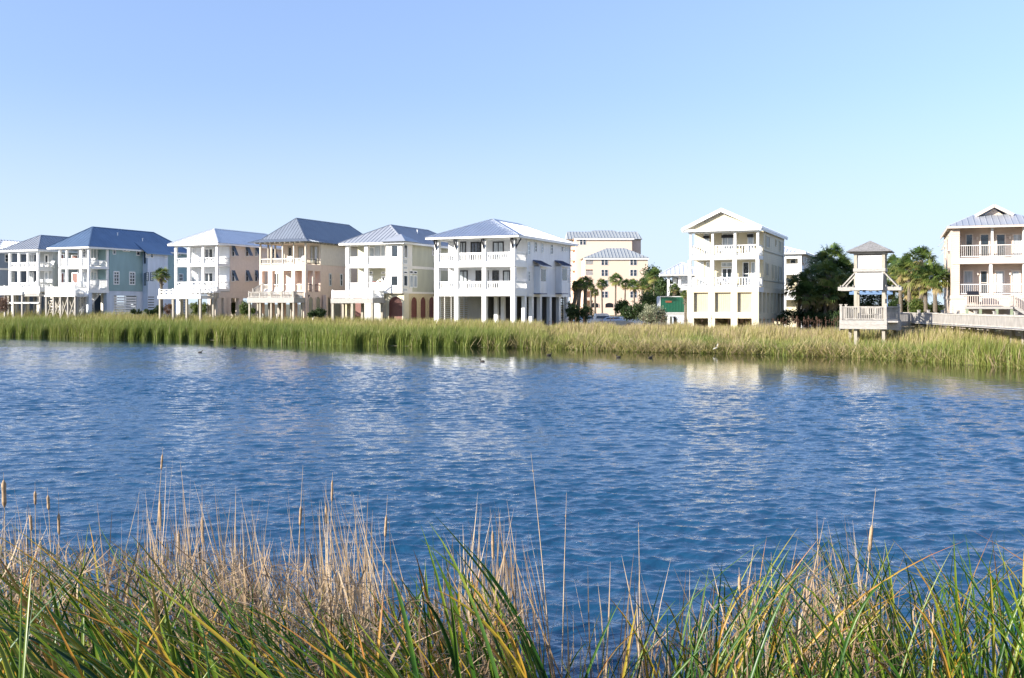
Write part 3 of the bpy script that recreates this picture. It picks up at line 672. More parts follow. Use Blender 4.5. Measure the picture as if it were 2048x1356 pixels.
    t.box(xa+0.05, xb-0.05, y0+0.03, 0.14, ze-0.24, ze-0.02).box(xl, 0, -0.06, 0.3, h.z(330), ze-0.26)
    t.box(xb-0.12, xb-0.03, 0.2, y1-0.1, ze-0.18, ze+0.03)
    t.build('pediment_trim', 'white', h.root)
    return h
def frontdeck(h, xl, xr, dd, fcy, bcy, rcy, m='deck_white', rm='white', pm='post_wood', style='picket', nposts=4, braces=False, rails=(1, 1, 1), wd=0.28):
    zf, zb, zt = h.z(fcy, xr, -dd), h.z(bcy, xr, -dd), h.z(rcy, xr, -dd)
    box(h, 'deck', m, xl, xr, -dd, -0.04, zb+0.06, zf)
    f = MB().box(xl-0.03, xr+0.03, -dd-0.05, -dd-0.003, zb, zf+0.02).box(xr+0.003, xr+0.05, -dd, -0.06, zb, zf+0.02).box(xl-0.05, xl-0.003, -dd, -0.06, zb, zf+0.02); f.build('deck_skirt', m, h.root)
    if rails[0]: rail(h, (xl+0.05, -dd+0.08), (xr-0.05, -dd+0.08), zf, zt, rm, style)
    if rails[1]: rail(h, (xr-0.08, -dd+0.1), (xr-0.08, -0.15), zf, zt, rm, style)
    if rails[2]: rail(h, (xl+0.08, -dd+0.1), (xl+0.08, -0.15), zf, zt, rm, style)
    for i in range(nposts):
        x = xl+0.15+(xr-xl-0.3)*i/(nposts-1)
        post(h, x, -dd+0.18, -0.6, zb, wd, pm); post(h, x, -0.35, -0.6, zb, wd, pm)
        box(h, 'railing_post', rm, x-0.07, x+0.07, -dd+0.02, -dd+0.15, zf, zt+0.1)
        if braces and i:
            xp = xl+0.15+(xr-xl-0.3)*(i-1)/(nposts-1)
            brace(h, (xp, -dd+0.16, 0.1), (x, -dd+0.16, zb-0.1)); brace(h, (xp, -dd+0.28, zb-0.1), (x, -dd+0.28, 0.1))
    return zf
def house_olive():
    h = House('stilt_house', 'olive house with white bay, grey seamed roof and brown arched doors below', 'house', 4, 1035)
    cols = [(320, 362), (558, 600), (830, 868)]
    pd = 2.6; xl = h.fx(320); D = 16.5; ze = h.z(340); zg = h.z(985); xb = h.fx(832)
    porch(h, cols, [(945, 985, 662, 848), (615, 658, 362, 512)], pd, right=False)
    box(h, 'top_beam', 'white', xl+0.02, xb, 0.05, 0.35, h.z(362), ze-0.2)
    yb = h.sd(1110)
    box(h, 'wall', 'olive_siding', xl, -0.12, pd, D, zg+0.02, ze-0.12)
    box(h, 'bay', 'warm_white', xb, 0, 0.02, yb, zg-0.02, ze-0.14); box(h, 'bay_corner', 'warm_white', xb+0.03, -0.15, yb, pd+0.03, zg-0.01, ze-0.15)
    fwin(h, [(900, 990, 380, 535)], 0.02, pm='glass_curtain', nx=1); fwin(h, [(903, 990, 708, 742), (895, 990, 762, 897)], 0.02, nx=1)
    for t_, u_ in ((560, 618), (650, 685), (925, 965)): swin(h, [(1048, 1098, t_, u_)], fm='white', pm='grey_siding', name='bay_panel', fw=0.05)
    swin(h, [(1055, 1100, 372, 545)], nx=1, pm='glass_curtain'); swin(h, [(1052, 1100, 706, 742), (1052, 1100, 760, 900)], nx=1)
    swin(h, [(1128, 1172, 700, 742), (1178, 1222, 705, 745)], x=-0.12); swin(h, [(1128, 1172, 758, 915), (1178, 1222, 762, 915)], x=-0.12); swin(h, [(1412, 1440, 405, 512)], x=-0.12, nz=2, pm='glass_curtain')
    for t_, u_ in ((632, 668), (965, 1000)): box(h, 'trim_band', 'warm_white', -0.12, -0.06, yb+0.02, D, h.z(u_), h.z(t_))
    fwin(h, [(610, 690, 405, 610), (765, 830, 372, 610)], pd, name='door', pm='glass_curtain', nx=1, fw=0.12); fwin(h, [(692, 764, 378, 612)], pd, name='door', pm='glass', nx=1, fw=0.04)
    fwin(h, [(600, 670, 712, 745), (775, 828, 715, 745)], pd); fwin(h, [(600, 672, 762, 945), (775, 828, 770, 945)], pd, name='door', nx=1, fw=0.16)
    fwin(h, [(535, 556, 700, 945)], pd, nx=1)
    # ground floor with arches
    zt = zg-0.03
    box(h, 'ground_floor_wall', 'cream_stucco', xb-0.3, -0.04, 0.5, 1.6, -0.4, zt)
    box(h, 'side_wall', 'tan_stucco', -1.6, -0.02, 1.6, D, -0.4, zt)
    arch(h, 'f', h.fx(872, 0.5), h.fx(1043, 0.5), 0.1, h.z(1028, 0, .5), 0.5, 'redbrown', 'cream_stucco')
    for a, b in ((1138, 1224), (1258, 1334), (1365, 1440)):
        arch(h, 's', h.sd(a+5), h.sd(b-5), 0.1, h.z(1035, 0, h.sd((a+b)/2)), -0.02, 'redbrown', 'tan_stucco')
    for y in (D*0.75, ): pass
    box(h, 'garage_door', 'redbrown', h.fx(408, 4), h.fx(556, 4), 4.0, 4.1, 0.3, zt-0.02)
    box(h, 'storage_wall', 'grey_siding', h.fx(556, 4)+0.02, xb-0.32, 3.6, 4.3, -0.3, zt-0.02); box(h, 'storage_wall', 'tan_stucco', xl, xl+0.4, 4.2, D, -0.3, zt-0.02)
    for cx in (335, 395): post(h, h.fx(cx), 0.3, -0.5, zt, 0.42, 'cream_stucco', 'pier')
    # front deck
    dd = 2.6; a, b = h.fx(140, -dd), h.fx(665, -dd)
    frontdeck(h, a, b, dd, 1055, 1112, 952, m='deck_wood', rm='white', pm='post_wood', nposts=3)
    zd = h.z(1055, b, -dd)
    zf = h.z(945)
    stairs(h, (h.fx(800), -0.6, zf-0.02), (h.fx(800)-1.35, -0.6, zd), 1.1, side=(0, 1))
    ov = 0.6
    xa = xl-1.0
    zr = h.z(118, 0, 4.5)
    hip_roof(h, xl-ov, ov, -ov, D+ov, ze, zr, 'roof_grey', 0.5)
    # little hip over the bay
    m = MB(); x0, x1 = xb-0.3, 0.35+ov; z0 = ze+0.03; zz = h.z(232, 0, 0.5); xm = h.fx(1040, 1)
    m.add([(x0, -ov-0.35, z0), (x1, -ov-0.35, z0), (x1, 2.6, z0), (x0, 2.6, z0), ((x0+x1)/2, 1.0, zz)], [(0, 1, 4), (1, 2, 4), (2, 3, 4), (3, 0, 4), (3, 2, 1, 0)])
    m.build('bay_roof', 'roof_grey', h.root)
    pen(h, -2.2, 7.5, ze+(zr-ze)*0.62)
    return h
def house_peach():
    h = House('stilt_house', 'peach stucco house with steep grey roof, arcaded porch and weathered wooden deck', 'house', 3, 1115)
    xl = h.fx(545); pd = h.sd(1305)*0.98; D = 17; ze = h.z(390); zg = h.z(1010)
    zt = h.z(665); zb = h.z(745)
    # lower arcade and the wall band over it, as one stucco shell
    cols = [(545, 580), (652, 706), (805, 845), (942, 985), (1073, 1115)]
    m = MB()
    for a, b in cols: m.box(h.fx(a), h.fx(b), 0.0, 0.5, -0.4, zb)
    m.box(xl+0.01, -0.01, 0.02, 0.48, zb, zt); m.box(xl+0.01, -0.01, 0.02, 0.48, zg-0.32, zg+0.08)
    yo = [h.sd(1140), h.sd(1206), h.sd(1232), h.sd(1300)]
    m.box(-0.5, 0, 0.5, yo[0], zg-0.3, zb); m.box(-0.5, 0, yo[1], yo[2], zg-0.3, zb); m.box(-0.5, 0, yo[3], pd+0.3, zg-0.3, zb)
    m.box(-0.5, -0.01, 0.5, pd+0.3, zb, zt); m.box(-0.5, -0.01, 0.5, pd+0.3, zg-0.32, zg+0.05)
    m.build('arcade_wall', 'peach_stucco', h.root)
    box(h, 'porch_floor', 'peach_stucco', xl+0.03, -0.51, 0.49, pd+0.02, zt-0.35, zt-0.02); box(h, 'porch_floor', 'peach_stucco', xl+0.03, -0.51, 0.49, pd+0.02, zg-0.3, zg)
    for y0, y1 in ((yo[0], yo[1]), (yo[2], yo[3])): rail(h, (-0.2, y0), (-0.2, y1), zg, h.z(912), 'dark_metal', 'metal', pw=0.03)
    for (a, b), (c, d) in zip(cols, cols[1:]): rail(h, (h.fx(b), 0.2), (h.fx(c), 0.2), zg, h.z(912), 'warm_white', 'metal', pw=0.03)
    # upper storey: slender posts, dark rails
    for a, b in ((545, 557), (680, 692), (820, 832), (957, 970), (1101, 1113)): box(h, 'column', 'sand_stucco', h.fx(a), h.fx(b), 0.05, 0.27, zt, ze-0.15)
    for cx in (545+110, 545+212): pass
    xs = [h.fx(c) for c in (551, 686, 826, 963, 1107)]
    for a, b in zip(xs, xs[1:]): rail(h, (a+.12, 0.16), (b-.12, 0.16), zt, h.z(590), 'warm_white', 'metal', pw=0.03)
    rail(h, (-0.12, 0.3), (-0.12, pd), zt, h.z(600), 'dark_metal', 'metal', pw=0.03); rail(h, (xl+0.12, 0.3), (xl+0.12, pd), zt, h.z(590), 'dark_metal', 'metal', pw=0.03)
    post(h, xl+0.15, pd*0.5, zt, ze-.1, 0.16, 'post_wood', 'column'); post(h, xl+0.15, pd-.15, zt, ze-.1, 0.16, 'post_wood', 'column')
    box(h, 'upper_wall', 'sand_stucco', h.fx(850, pd), 0, pd, D, zt, ze-0.14); box(h, 'wall', 'peach_stucco', xl, 0, pd+0.31, D, zg-0.3, zt-0.01)
    box(h, 'porch_wall', 'peach_stucco', xl, -0.52, pd+0.03, pd+0.3, zg, zt-0.36)
    for q in ((902, 955), (1025, 1102), (1172, 1215), (1218, 1275)):
        if q[0] < 1150: fwin(h, [(q[0], q[1], 450, 660)], pd, fm='shutter_green', pm='glass_curtain', nx=2 if q[1]-q[0] > 60 else 1, name='door', fw=0.15)
        else: fwin(h, [(q[0], q[1], 440, 660)], pd, fm='shutter_green', pm='glass_curtain', name='door', fw=0.15)
    fwin(h, [(725, 800, 770, 975), (885, 945, 765, 975)], pd+0.03, fm='warm_white', pm='glass', nx=2, name='door', fw=0.15)
    swin(h, [(1405, 1432, 780, 935)], nz=2); swin(h, [(112, 142, 740, 897), (252, 282, 742, 897)], c=4, nz=2)
    box(h, 'trim_board', 'peach_stucco', 0.0, 0.04, pd+0.4, D, zt-0.1, zt-0.02)
    # ground floor
    z0 = zg-0.31
    box(h, 'side_wall', 'peach_stucco', -1.2, -0.01, pd*0.15+0.5, D, -0.4, z0)
    for a, b in ((1148, 1200), (1240, 1292), (1332, 1424)): arch(h, 's', h.sd(a), h.sd(b), 0.5, h.z(1072, 0, h.sd(a)), -0.01, 'shutter_green', 'peach_stucco', 'louvred_shutter', 0.16)
    for a, b in ((40, 128), (172, 254)):
        ya, yb = h.sd(a, 0, 4), h.sd(b, 0, 4); arch(h, 's', ya, yb, 0.5, h.z(1035, 0, ya, 4), -0.01, 'shutter_green', 'peach_stucco', 'louvred_shutter', 0.16)
    for x in (xl+2.2, xl+4.6, xl+7.0): post(h, x, 3.4, -0.4, z0, 0.4, 'peach_stucco', 'pier')
    box(h, 'room_or_shade_box', 'shutter_green', xl+2.5, -1.3, 6, 10, -0.3, z0)
    for x in (xl+1.0, xl+3.0, xl+5.4, xl+8.0): post(h, x, -0.6, -0.5, 1.4, 0.16, 'warm_white', 'short_post')
    dd = 2.1; a, b = h.fx(402, -dd), h.fx(973, -dd)
    frontdeck(h, a, b, dd, 1078, 1143, 1006, m='deck_wood', rm='fence_wood', pm='post_wood', nposts=5, wd=0.2)
    zd = h.z(1078, b, -dd)
    stairs(h, (xl+0.9, -0.35, zg), (xl+0.9-1.0, -1.0, zd), 1.4, m='deck_wood', rm='fence_wood', side=(0.55, -0.83))
    # steep hip with a flared skirt
    ov = 0.95; zr = EYE-(h.py(105)-HZ)/F*(h.oy+4.6)-h.g
    x0, x1, y0, y1 = xl-ov, ov, -ov, D+ov; k = 1.1; zk = ze+0.42; xm = (x0+x1)/2; ins = (x1-x0)/2*0.88
    e, f = (xm, y0+ins, zr), (xm, y1-ins, zr)
    A = [(x0, y0, ze), (x1, y0, ze), (x1, y1, ze), (x0, y1, ze)]; B = [(x0+k, y0+k, zk), (x1-k, y0+k, zk), (x1-k, y1-k, zk), (x0+k, y1-k, zk)]
    m = MB().add(A+B+[e, f], [(0, 1, 5, 4), (1, 2, 6, 5), (2, 3, 7, 6), (3, 0, 4, 7), (4, 5, 8), (5, 6, 9, 8), (6, 7, 9), (7, 4, 8, 9), (3, 2, 1, 0)])
    for P, al in (((B[0], B[1], e), (1, 0, 0)), ((B[1], B[2], f, e), (0, 1, 0)), ((A[0], A[1], B[1], B[0]), (1, 0, 0)), ((A[1], A[2], B[2], B[1]), (0, 1, 0)), ((B[3], B[0], e, f), (0, 1, 0))): poly_ribs(m, P, al, 0.42, 0.035, 0.03)
    for i in range(4): m.bar(A[i], B[i], 0.12, 0.07)
    m.bar(B[0], e, 0.14, 0.08).bar(B[1], e, 0.14, 0.08).bar(B[2], f, 0.14, 0.08).bar(B[3], f, 0.14, 0.08).bar(e, f, 0.14, 0.08)
    r = m.build('roof', 'roof_dull', h.root)
    ra = MB(); y = 0.2
    while y < D: ra.box(0.02, ov-0.1, y, y+0.1, ze-0.14, ze-0.02); y += 0.7
    x = xl
    while x < 0: ra.box(x, x+0.1, -ov+0.1, 0.2, ze-0.14, ze-0.02); x += 0.7
    ra.build('rafter_ends', 'post_wood', h.root)
    box(h, 'soffit', 'sand_stucco', xl+.02, -0.02, 0.1, D-.1, ze-0.14, ze-0.01)
    pen(h, -2.4, 9.0, ze+(zr-ze)*0.45)
    return h
mat('roof_dull', (0.27, 0.30, 0.34), 0.38, 0.4, var=0.06, scale=0.8)
def house_beige():
    h = House('stilt_house', 'beige house with white hip roof, slate bahama shutters and white cross pattern railings', 'house', 2, 1580)
    cols = [(1024, 1048), (1190, 1222), (1378, 1402), (1556, 1580)]
    xl = h.fx(1022); pd = h.sd(185, 0, 3); D = 17.0; ze = h.z(362); zg = h.z(985)
    porch(h, cols, [(945, 985, 662, 858), (622, 660, 398, 545)], pd, style='x')
    box(h, 'top_beam', 'white', xl+0.02, -0.02, 0.05, 0.3, h.z(398), ze-0.2)
    box(h, 'wall', 'pinkbeige_stucco', h.fx(1222, pd), 0, pd, D, zg-0.05, ze-0.12)
    box(h, 'porch_wall', 'white_siding', h.fx(1221, pd)-.02, -0.05, pd-0.06, pd-0.003, zg, ze-0.3)
    for q in ((1236, 1290), (1300, 1372), (1410, 1470), (1480, 1530)):
        pass
    fwin(h, [(1232, 1300, 425, 620), (1415, 1530, 430, 620)], pd-0.06, nx=2, name='door', pm='glass_curtain', fw=0.14)
    fwin(h, [(1236, 1350, 740, 940), (1412, 1530, 740, 940)], pd-0.06, nx=2, name='door', pm='glass_curtain', fw=0.14)
    # bahama shutters propped open from the top
    def bahama(cx0, cx1, t, u):
        y0, y1 = h.sd(cx0, 0, 3), h.sd(cx1, 0, 3); y1 = min(y1, y0+1.15); zt, zb = h.z(t, 0, y0, 3), h.z(u, 0, y0, 3)
        m = MB(); k = 0.62
        vs = []
        for d in (0.0, 0.05):
            vs += [(0.05+d, y0, zt), (0.05+d, y1, zt), (0.05+d+k, y1, zb+0.12), (0.05+d+k, y0, zb+0.12)]
        m.add(vs, [(0, 1, 2, 3), (7, 6, 5, 4), (0, 4, 5, 1), (1, 5, 6, 2), (2, 6, 7, 3), (3, 7, 4, 0)])
        n = 12
        for i in range(1, n):
            a = Vector((0.1, 0, zt)).lerp(Vector((0.1+k, 0, zb+0.12)), i/n); m.bar((a.x+0.015, y0+0.05, a.z), (a.x+0.015, y1-0.05, a.z), 0.03, 0.02)
        s = m.build('bahama_shutter', 'shutter_slate', h.root)
        MB().bar((0.05, (y0+y1)/2, zb+0.1), (0.05+k, (y0+y1)/2, zb+0.2), 0.04).build('prop', 'white', s)
        opening(h, 0, 's', y0, y1, zb, zt, 0.0, nz=2)
    for a, b in ((204, 238), (375, 412), (487, 522)): bahama(a, b, 438, 575); bahama(a, b, 742, 885)
    bahama(700, 735, 470, 600)
    swin(h, [(60, 135, 460, 640), (55, 135, 755, 930)], x=-2.5, c=3, nx=2, name='door', pm='glass_curtain', fw=0.12)
    box(h, 'trim_board', 'pinkbeige_stucco', 0.0, 0.05, pd+0.1, D, h.z(595, 0, pd, 3), h.z(580, 0, pd, 3))
    z0 = zg-0.06
    box(h, 'ground_beam', 'pinkbeige_stucco', -0.5, -0.01, 0.3, D-.2, z0-0.75, z0)
    for a, b in ((5, 35), (110, 150), (150, 192), (300, 342), (505, 545)):
        y0 = h.sd(a, 0, 3); box(h, 'pier', 'pinkbeige_stucco', -0.6, -0.02, max(0.02, y0), max(0.02, y0)+0.75, -0.4, z0-0.75)
    for a, b in ((1022, 1070), (1490, 1552)): box(h, 'pier', 'white', h.fx(a), h.fx(b), 0.4, 1.0, -0.4, z0)
    for y in (6, 11, 16):
        for x in (xl+0.5, xl+4): post(h, x, y, -0.4, z0, 0.5, 'pinkbeige_stucco', 'pier')
    box(h, 'under_floor', 'pinkbeige_stucco', xl+0.3, -0.51, 0.3, D, z0-0.2, z0)
    # front decks: lower deck and a raised landing with a short stair
    dd = 2.7; a, b = h.fx(815, -dd), h.fx(1362, -dd)
    frontdeck(h, a, b, dd, 1040, 1082, 955, m='deck_white', rm='white', pm='post_wood', nposts=4, style='x', rails=(1, 1, 1), wd=0.22)
    zd = h.z(1040, b, -dd); x0, x1 = h.fx(1190, -1.0), h.fx(1552, -1.0)
    box(h, 'landing', 'deck_white', x0, x1, -1.3, -0.05, zg-0.2, zg); rail(h, (x0, -1.25), (x1, -1.25), zg, h.z(862, 0, -1.2), 'white', 'x')
    post(h, x1-0.1, -1.2, -0.5, zg-0.2, 0.22, 'post_wood')
    stairs(h, (x0-0.05, -0.7, zg-0.02), (x0-1.6, -0.7, zd), 1.2, side=(0, 1))
    ov = 0.6; zr = EYE-(h.py(178)-HZ)/F*(h.oy+4.5)-h.g
    hip_roof(h, xl-ov, ov, -ov, D+ov, ze, zr, 'roof_white', 0.5)
    return h
def house_teal():
    h = House('stilt_house', 'long teal house with a dark blue roof, white front porches and cross braced deck posts', 'house', 1, 1145)
    cols = [(755, 775), (845, 865), (1028, 1050), (1128, 1145)]
    xl = h.fx(755); yp = h.sd(1412); D = 18.5; ze = h.z(408); zg = h.z(985); pd = 2.4
    porch(h, cols, [(955, 1005, 690, 870), (660, 690, 430, 555)], pd, style='picket', right=False)
    box(h, 'top_beam', 'white', xl+0.02, -0.02, 0.05, 0.3, h.z(430), ze-0.2)
    # side porch carved from the corner
    xi = -2.0
    for fl, bb, ce, rt in ((955, 1005, 695, 830), (650, 690, 430, 575)):
        zf, zb_ = h.z(fl), h.z(bb); box(h, 'side_porch_floor', 'white', xi, -0.05, pd+0.03, yp, zb_, zf)
        rail(h, (-0.14, 0.3), (-0.14, yp-0.1), zf, h.z(rt), 'white', 'picket')
        post(h, -0.15, yp-0.2, zf, h.z(ce), 0.25, 'white', 'column')
    box(h, 'porch_wall', 'white_siding', xl+0.8, xi, pd, yp+0.02, zg, ze-0.14)
    box(h, 'wall', 'teal_siding', xl, 0, yp+0.02, D, zg+0.1, ze-0.14)
    for q in ((1165, 1250, 430, 640), (1340, 1395, 430, 640), (1165, 1250, 730, 940), (1335, 1395, 730, 940)):
        swin(h, [q], x=xi, nx=2, name='door', pm='glass_curtain', fw=0.13)
    for q in ((778, 830, 505, 655), (925, 1010, 515, 655), (780, 835, 742, 950), (930, 1010, 742, 950)):
        fwin(h, [q], pd, fm='white', pm='redbrown', nx=1, name='door', fw=0.12)
    fwin(h, [(1060, 1110, 425, 545), (1058, 1118, 725, 865)], pd, nz=3, pm='glass_curtain')
    swin(h, [(225, 268, 412, 510), (532, 578, 432, 525)], c=2, nz=2); swin(h, [(358, 402, 415, 472), (404, 448, 418, 474)], c=2)
    swin(h, [(235, 312, 725, 900), (440, 516, 732, 903)], c=2, nx=2, nz=4, fw=0.14)
    # recessed then projecting part further back
    y1, y2, y3 = h.sd(595, 0, 2), h.sd(640, 0.9, 2), h.sd(942, 0.9, 2)
    box(h, 'rear_wing', 'paleblue_siding', -3, 0.9, y1+0.3, y3, zg-2.5, ze-0.35)
    swin(h, [(655, 696, 482, 555), (712, 752, 478, 555)], x=0.9, c=2, nz=2); swin(h, [(656, 692, 738, 852), (712, 752, 738, 852)], x=0.9, c=2, fm='shutter_slate', nz=4, name='window')
    swin(h, [(902, 925, 530, 562)], x=0.9, c=2)
    opening(h, 0, 'f', 0.25, 0.6, zg+3.9, zg+5.6, y1+0.3, fm='shutter_slate'); opening(h, 0, 'f', 0.25, 0.6, zg+0.9, zg+2.6, y1+0.3, fm='shutter_slate')
    swin(h, [(1068, 1108, 465, 520)], c=2, pm='glass_curtain'); swin(h, [(1078, 1135, 757, 855)], c=2, nz=2)
    # base storey
    zt = zg+0.08
    m = MB(); ya, yb = h.sd(245, 0, 2), h.sd(542, 0, 2); za = h.z(1040, 0, ya, 2)
    m.box(-0.3, -0.01, yp+0.02, ya, -0.4, zt).box(-0.3, -0.01, yb, y1+0.3, -0.4, zt).box(-0.3, -0.012, ya, yb, za, zt).box(-0.28, -0.012, ya, yb, -0.4, 0.25)
    m.build('base_wall', 'paleblue_siding', h.root)
    slats(h, (-0.12, ya), (-0.12, yb), 0.35, za, step=0.36, hh=0.24, posts=True)
    box(h, 'base_wall', 'paleblue_siding', xl, -0.5, D-0.3, D, -0.4, zt)
    m = MB(); yc, yd = h.sd(685, 0.9, 2), h.sd(762, 0.9, 2); 
    z = 0.4
    while z < za: m.box(0.9, 0.915, yc, yd, z, z+0.12); z += 0.36
    m.build('vent_slot', 'black', h.root)
    y4, y5 = h.sd(1105, 0, 2), h.sd(1170, 0, 2); m = MB(); z = 0.4
    box(h, 'rear_base_wall', 'paleblue_siding', -3, -0.02, y3+0.01, D-0.32, -0.4, zt)
    while z < za: m.box(-0.02, 0.005, y4, y5, z, z+0.12); z += 0.36
    m.build('vent_slot', 'black', h.root)
    box(h, 'pier', 'paleblue_siding', -0.75, -0.02, 0.02, h.sd(1190), -0.4, h.z(1005)-0.004)
    box(h, 'pier', 'paleblue_siding', -0.6, -0.013, h.sd(1380), yp, -0.4, h.z(1005)-0.004)
    stairs(h, (-1.6, h.sd(1360), zg-0.2), (-1.6, h.sd(1200)-1.5, -0.1), 1.3, m='white', side=(1, 0))
    slats(h, (-2.2, h.sd(1200)), (-2.2, h.sd(1375)), 0.0, zg-0.3)
    for x in (xl+0.3, xl+2.6, xl+4.6): 
        for y in (0.5, 5.0): post(h, x, y, -0.4, h.z(1005), 0.4, 'warm_white', 'pier')
    slats(h, (xl+0.5, 7), (-2.5, 7), 0, zg-0.3, 'shutter_tan', step=0.3)
    dd = 2.1; a, b = h.fx(575, -dd), h.fx(970, -dd)
    frontdeck(h, a, b, dd, 1035, 1052, 925, m='deck_white', rm='white', pm='fence_wood', nposts=5, braces=True, wd=0.2)
    zd = h.z(1035, b, -dd)
    box(h, 'landing', 'deck_white', b+0.06, -0.06, -dd+0.3, -0.06, zd-0.2, zd-0.01); rail(h, (b+0.1, -dd+0.35), (-0.1, -dd+0.35), zd, zd+1.05)
    brace(h, (b+0.1, -dd+0.4, 0.1), (-0.1, -dd+0.4, zd-0.3)); brace(h, (-0.1, -dd+0.5, 0.1), (b+0.1, -dd+0.5, zd-0.3)); post(h, -0.1, -dd+0.4, -0.5, zd-.2, 0.2, 'fence_wood')
    stairs(h, (h.fx(1000), -0.1, h.z(955)), (h.fx(1000), -1.5, zd), 1.2, side=(1, 0))
    ov = 0.55; zr = EYE-(h.py(150)-HZ)/F*(h.oy+4.2)-h.g
    hip_roof(h, xl-1.6, ov, -ov, D+ov, ze, zr, 'roof_blue', 0.6, rib=0.025, ins=4.2)
    # lower eave over the projecting wing
    m = MB(); s = (zr-ze)/((ov-(xl-1.6))/2); x2 = 0.9+ov; za_ = ze+0.02
    P = [(x2, y1-0.4, ze-0.45), (x2, y3+0.5, ze-0.45), (ov-1.4, y3+0.5, ze+1.4*s+0.06), (ov-1.4, y1-0.4, ze+1.4*s+0.06)]
    m.add(P+[(p[0], p[1], p[2]-0.1) for p in P], [(0, 1, 2, 3), (7, 6, 5, 4), (0, 4, 5, 1), (1, 5, 6, 2), (2, 6, 7, 3), (3, 7, 4, 0)])
    m.build('wing_roof', 'roof_blue', h.root)
    pen(h, -1.9, h.sd(430, 0, 2), ze+2.3*s); pen(h, -1.2, h.sd(700, 0, 2), ze+1.6*s)
    return h
def house_far_grey():
    h = House('stilt_house', 'grey and white house with double porches, second from the left edge', 'house', 1, 492)
    cols = [(108, 130), (228, 248), (345, 362), (470, 492)]
    xl = h.fx(108); pd = h.sd(682); D = 17.0; ze = h.z(445); zg = h.z(985)
    porch(h, cols, [(945, 990, 720, 868), (680, 715, 490, 605)], pd, style='board')
    box(h, 'top_beam', 'white', xl+0.02, -0.02, 0.05, 0.3, h.z(490), ze-0.2)
    box(h, 'wall', 'grey_siding', xl+2.8, 0, pd, D, zg-0.2, ze-0.12)
    fwin(h, [(575, 632, 505, 678), (575, 632, 725, 945)], pd, name='door', nx=1, pm='glass', fw=0.2)
    fwin(h, [(385, 440, 510, 670), (385, 440, 740, 940)], pd, name='door', nx=2, pm='glass_curtain', fw=0.12)
    swin(h, [(735, 752, 505, 635), (845, 880, 520, 640)], nz=2)
    for x in (xl+0.4, xl+2.9, -0.4):
        for y in (0.5, 6, 12): post(h, x, y, -0.4, h.z(990), 0.4, 'warm_white', 'pier')
    slats(h, (xl+1, 5), (-0.6, 5), 0, zg-0.6, 'warm_white', step=0.4, hh=0.16)
    box(h, 'room_or_shade_box', 'shutter_slate', xl+3, -0.5, 7, 12, -0.3, zg-0.4)
    dd = 2.4; a, b = h.fx(-70, -dd), h.fx(285, -dd)
    frontdeck(h, a, b, dd, 1020, 1032, 915, m='deck_white', rm='white', pm='fence_wood', nposts=4, wd=0.22)
    zd = h.z(1020, b, -dd)
    box(h, 'landing', 'deck_wood', b+0.06, h.fx(490, -dd), -dd+0.2, -0.06, zd-0.3, zd-0.01); rail(h, (b+0.1, -dd+0.25), (h.fx(490, -dd), -dd+0.25), zd, zd+1.0, 'white', 'metal')
    post(h, h.fx(485, -dd), -dd+0.4, -0.4, zd-.3, 0.22, 'fence_wood')
    for z_ in (h.z(1130, 0, -dd), ): box(h, 'cross_beam', 'white', h.fx(110, -dd), h.fx(490, -dd), -dd+0.1, -dd+0.17, z_-0.12, z_+0.05)
    ov = 0.55; zr = EYE-(h.py(262)-HZ)/F*(h.oy+4.2)-h.g
    hip_roof(h, xl-ov-0.6, ov, -ov, D+ov, ze, zr, 'roof_grey', 0.55, rib=0.09)
    return h
def house_far_blue():
    h = House('stilt_house', 'dark blue grey house with pale seamed roof, cut off by the left edge', 'house', 1, -60)
    D = 17; ze = h.z(470); pd = 0.3; xl = -9; zg = h.z(960)
    box(h, 'wall', 'bluegrey_siding', xl, 0, 0, D, -0.3, ze-0.1)
    swin(h, [(60, 110, 508, 610), (142, 182, 742, 870)], nz=2)
    box(h, 'trim_board', 'white', 0.001, 0.05, 0.1, D, h.z(705), h.z(682))
    ov = 0.6; zr = h.z(315, 0, 5)
    hip_roof(h, xl-ov, ov, -ov, D+ov, ze, zr, 'roof_pale', 0.5, rib=0.09)
    dd = 2.4
    return h
def house_yellow_back():
    h = House('stilt_house', 'yellow house with white balconies standing behind the cream gabled house', 'house', 8, 267, Y=124)
    D = 12; xl = -9.0; ze = h.z(275); pd = 2.0; fl1, fl2 = h.z(545), h.z(855)
    box(h, 'wall', 'pale_pink_siding', xl, 0, pd, D, -0.3, ze-0.1)
    box(h, 'front_wall', 'cream_stucco', xl+0.02, -0.3, pd-0.06, pd-0.003, 0, ze-0.15)
    for zf in (fl1, fl2):
        box(h, 'balcony_floor', 'white', xl, 0, 0.03, pd-0.08, zf-0.05, zf+0.25)
        box(h, 'balcony_wall', 'white', xl, -0.02, 0.0, 0.12, zf+0.25, zf+1.15 if zf != fl1 else h.z(415))
        box(h, 'balcony_wall', 'white', -0.14, -0.021, 0.14, pd-.08, zf+0.25, zf+1.12)
    for cx in (252, 60): x = h.fx(cx); box(h, 'column', 'white', x-0.3, x+0.15, -0.03, 0.35, -0.2, ze-0.2)
    fwin(h, [(125, 200, 315, 415), (90, 150, 610, 700)], pd-0.06, nz=2)
    swin(h, [(285, 292, 330, 400), (315, 330, 345, 420)])
    box(h, 'top_beam', 'white', xl, 0, 0.02, 0.3, ze-0.75, ze-0.2)
    hip_roof(h, xl-.6, .6, -.6, D+.6, ze, h.z(150, 0, 4), 'roof_white', 0.5)
    return h
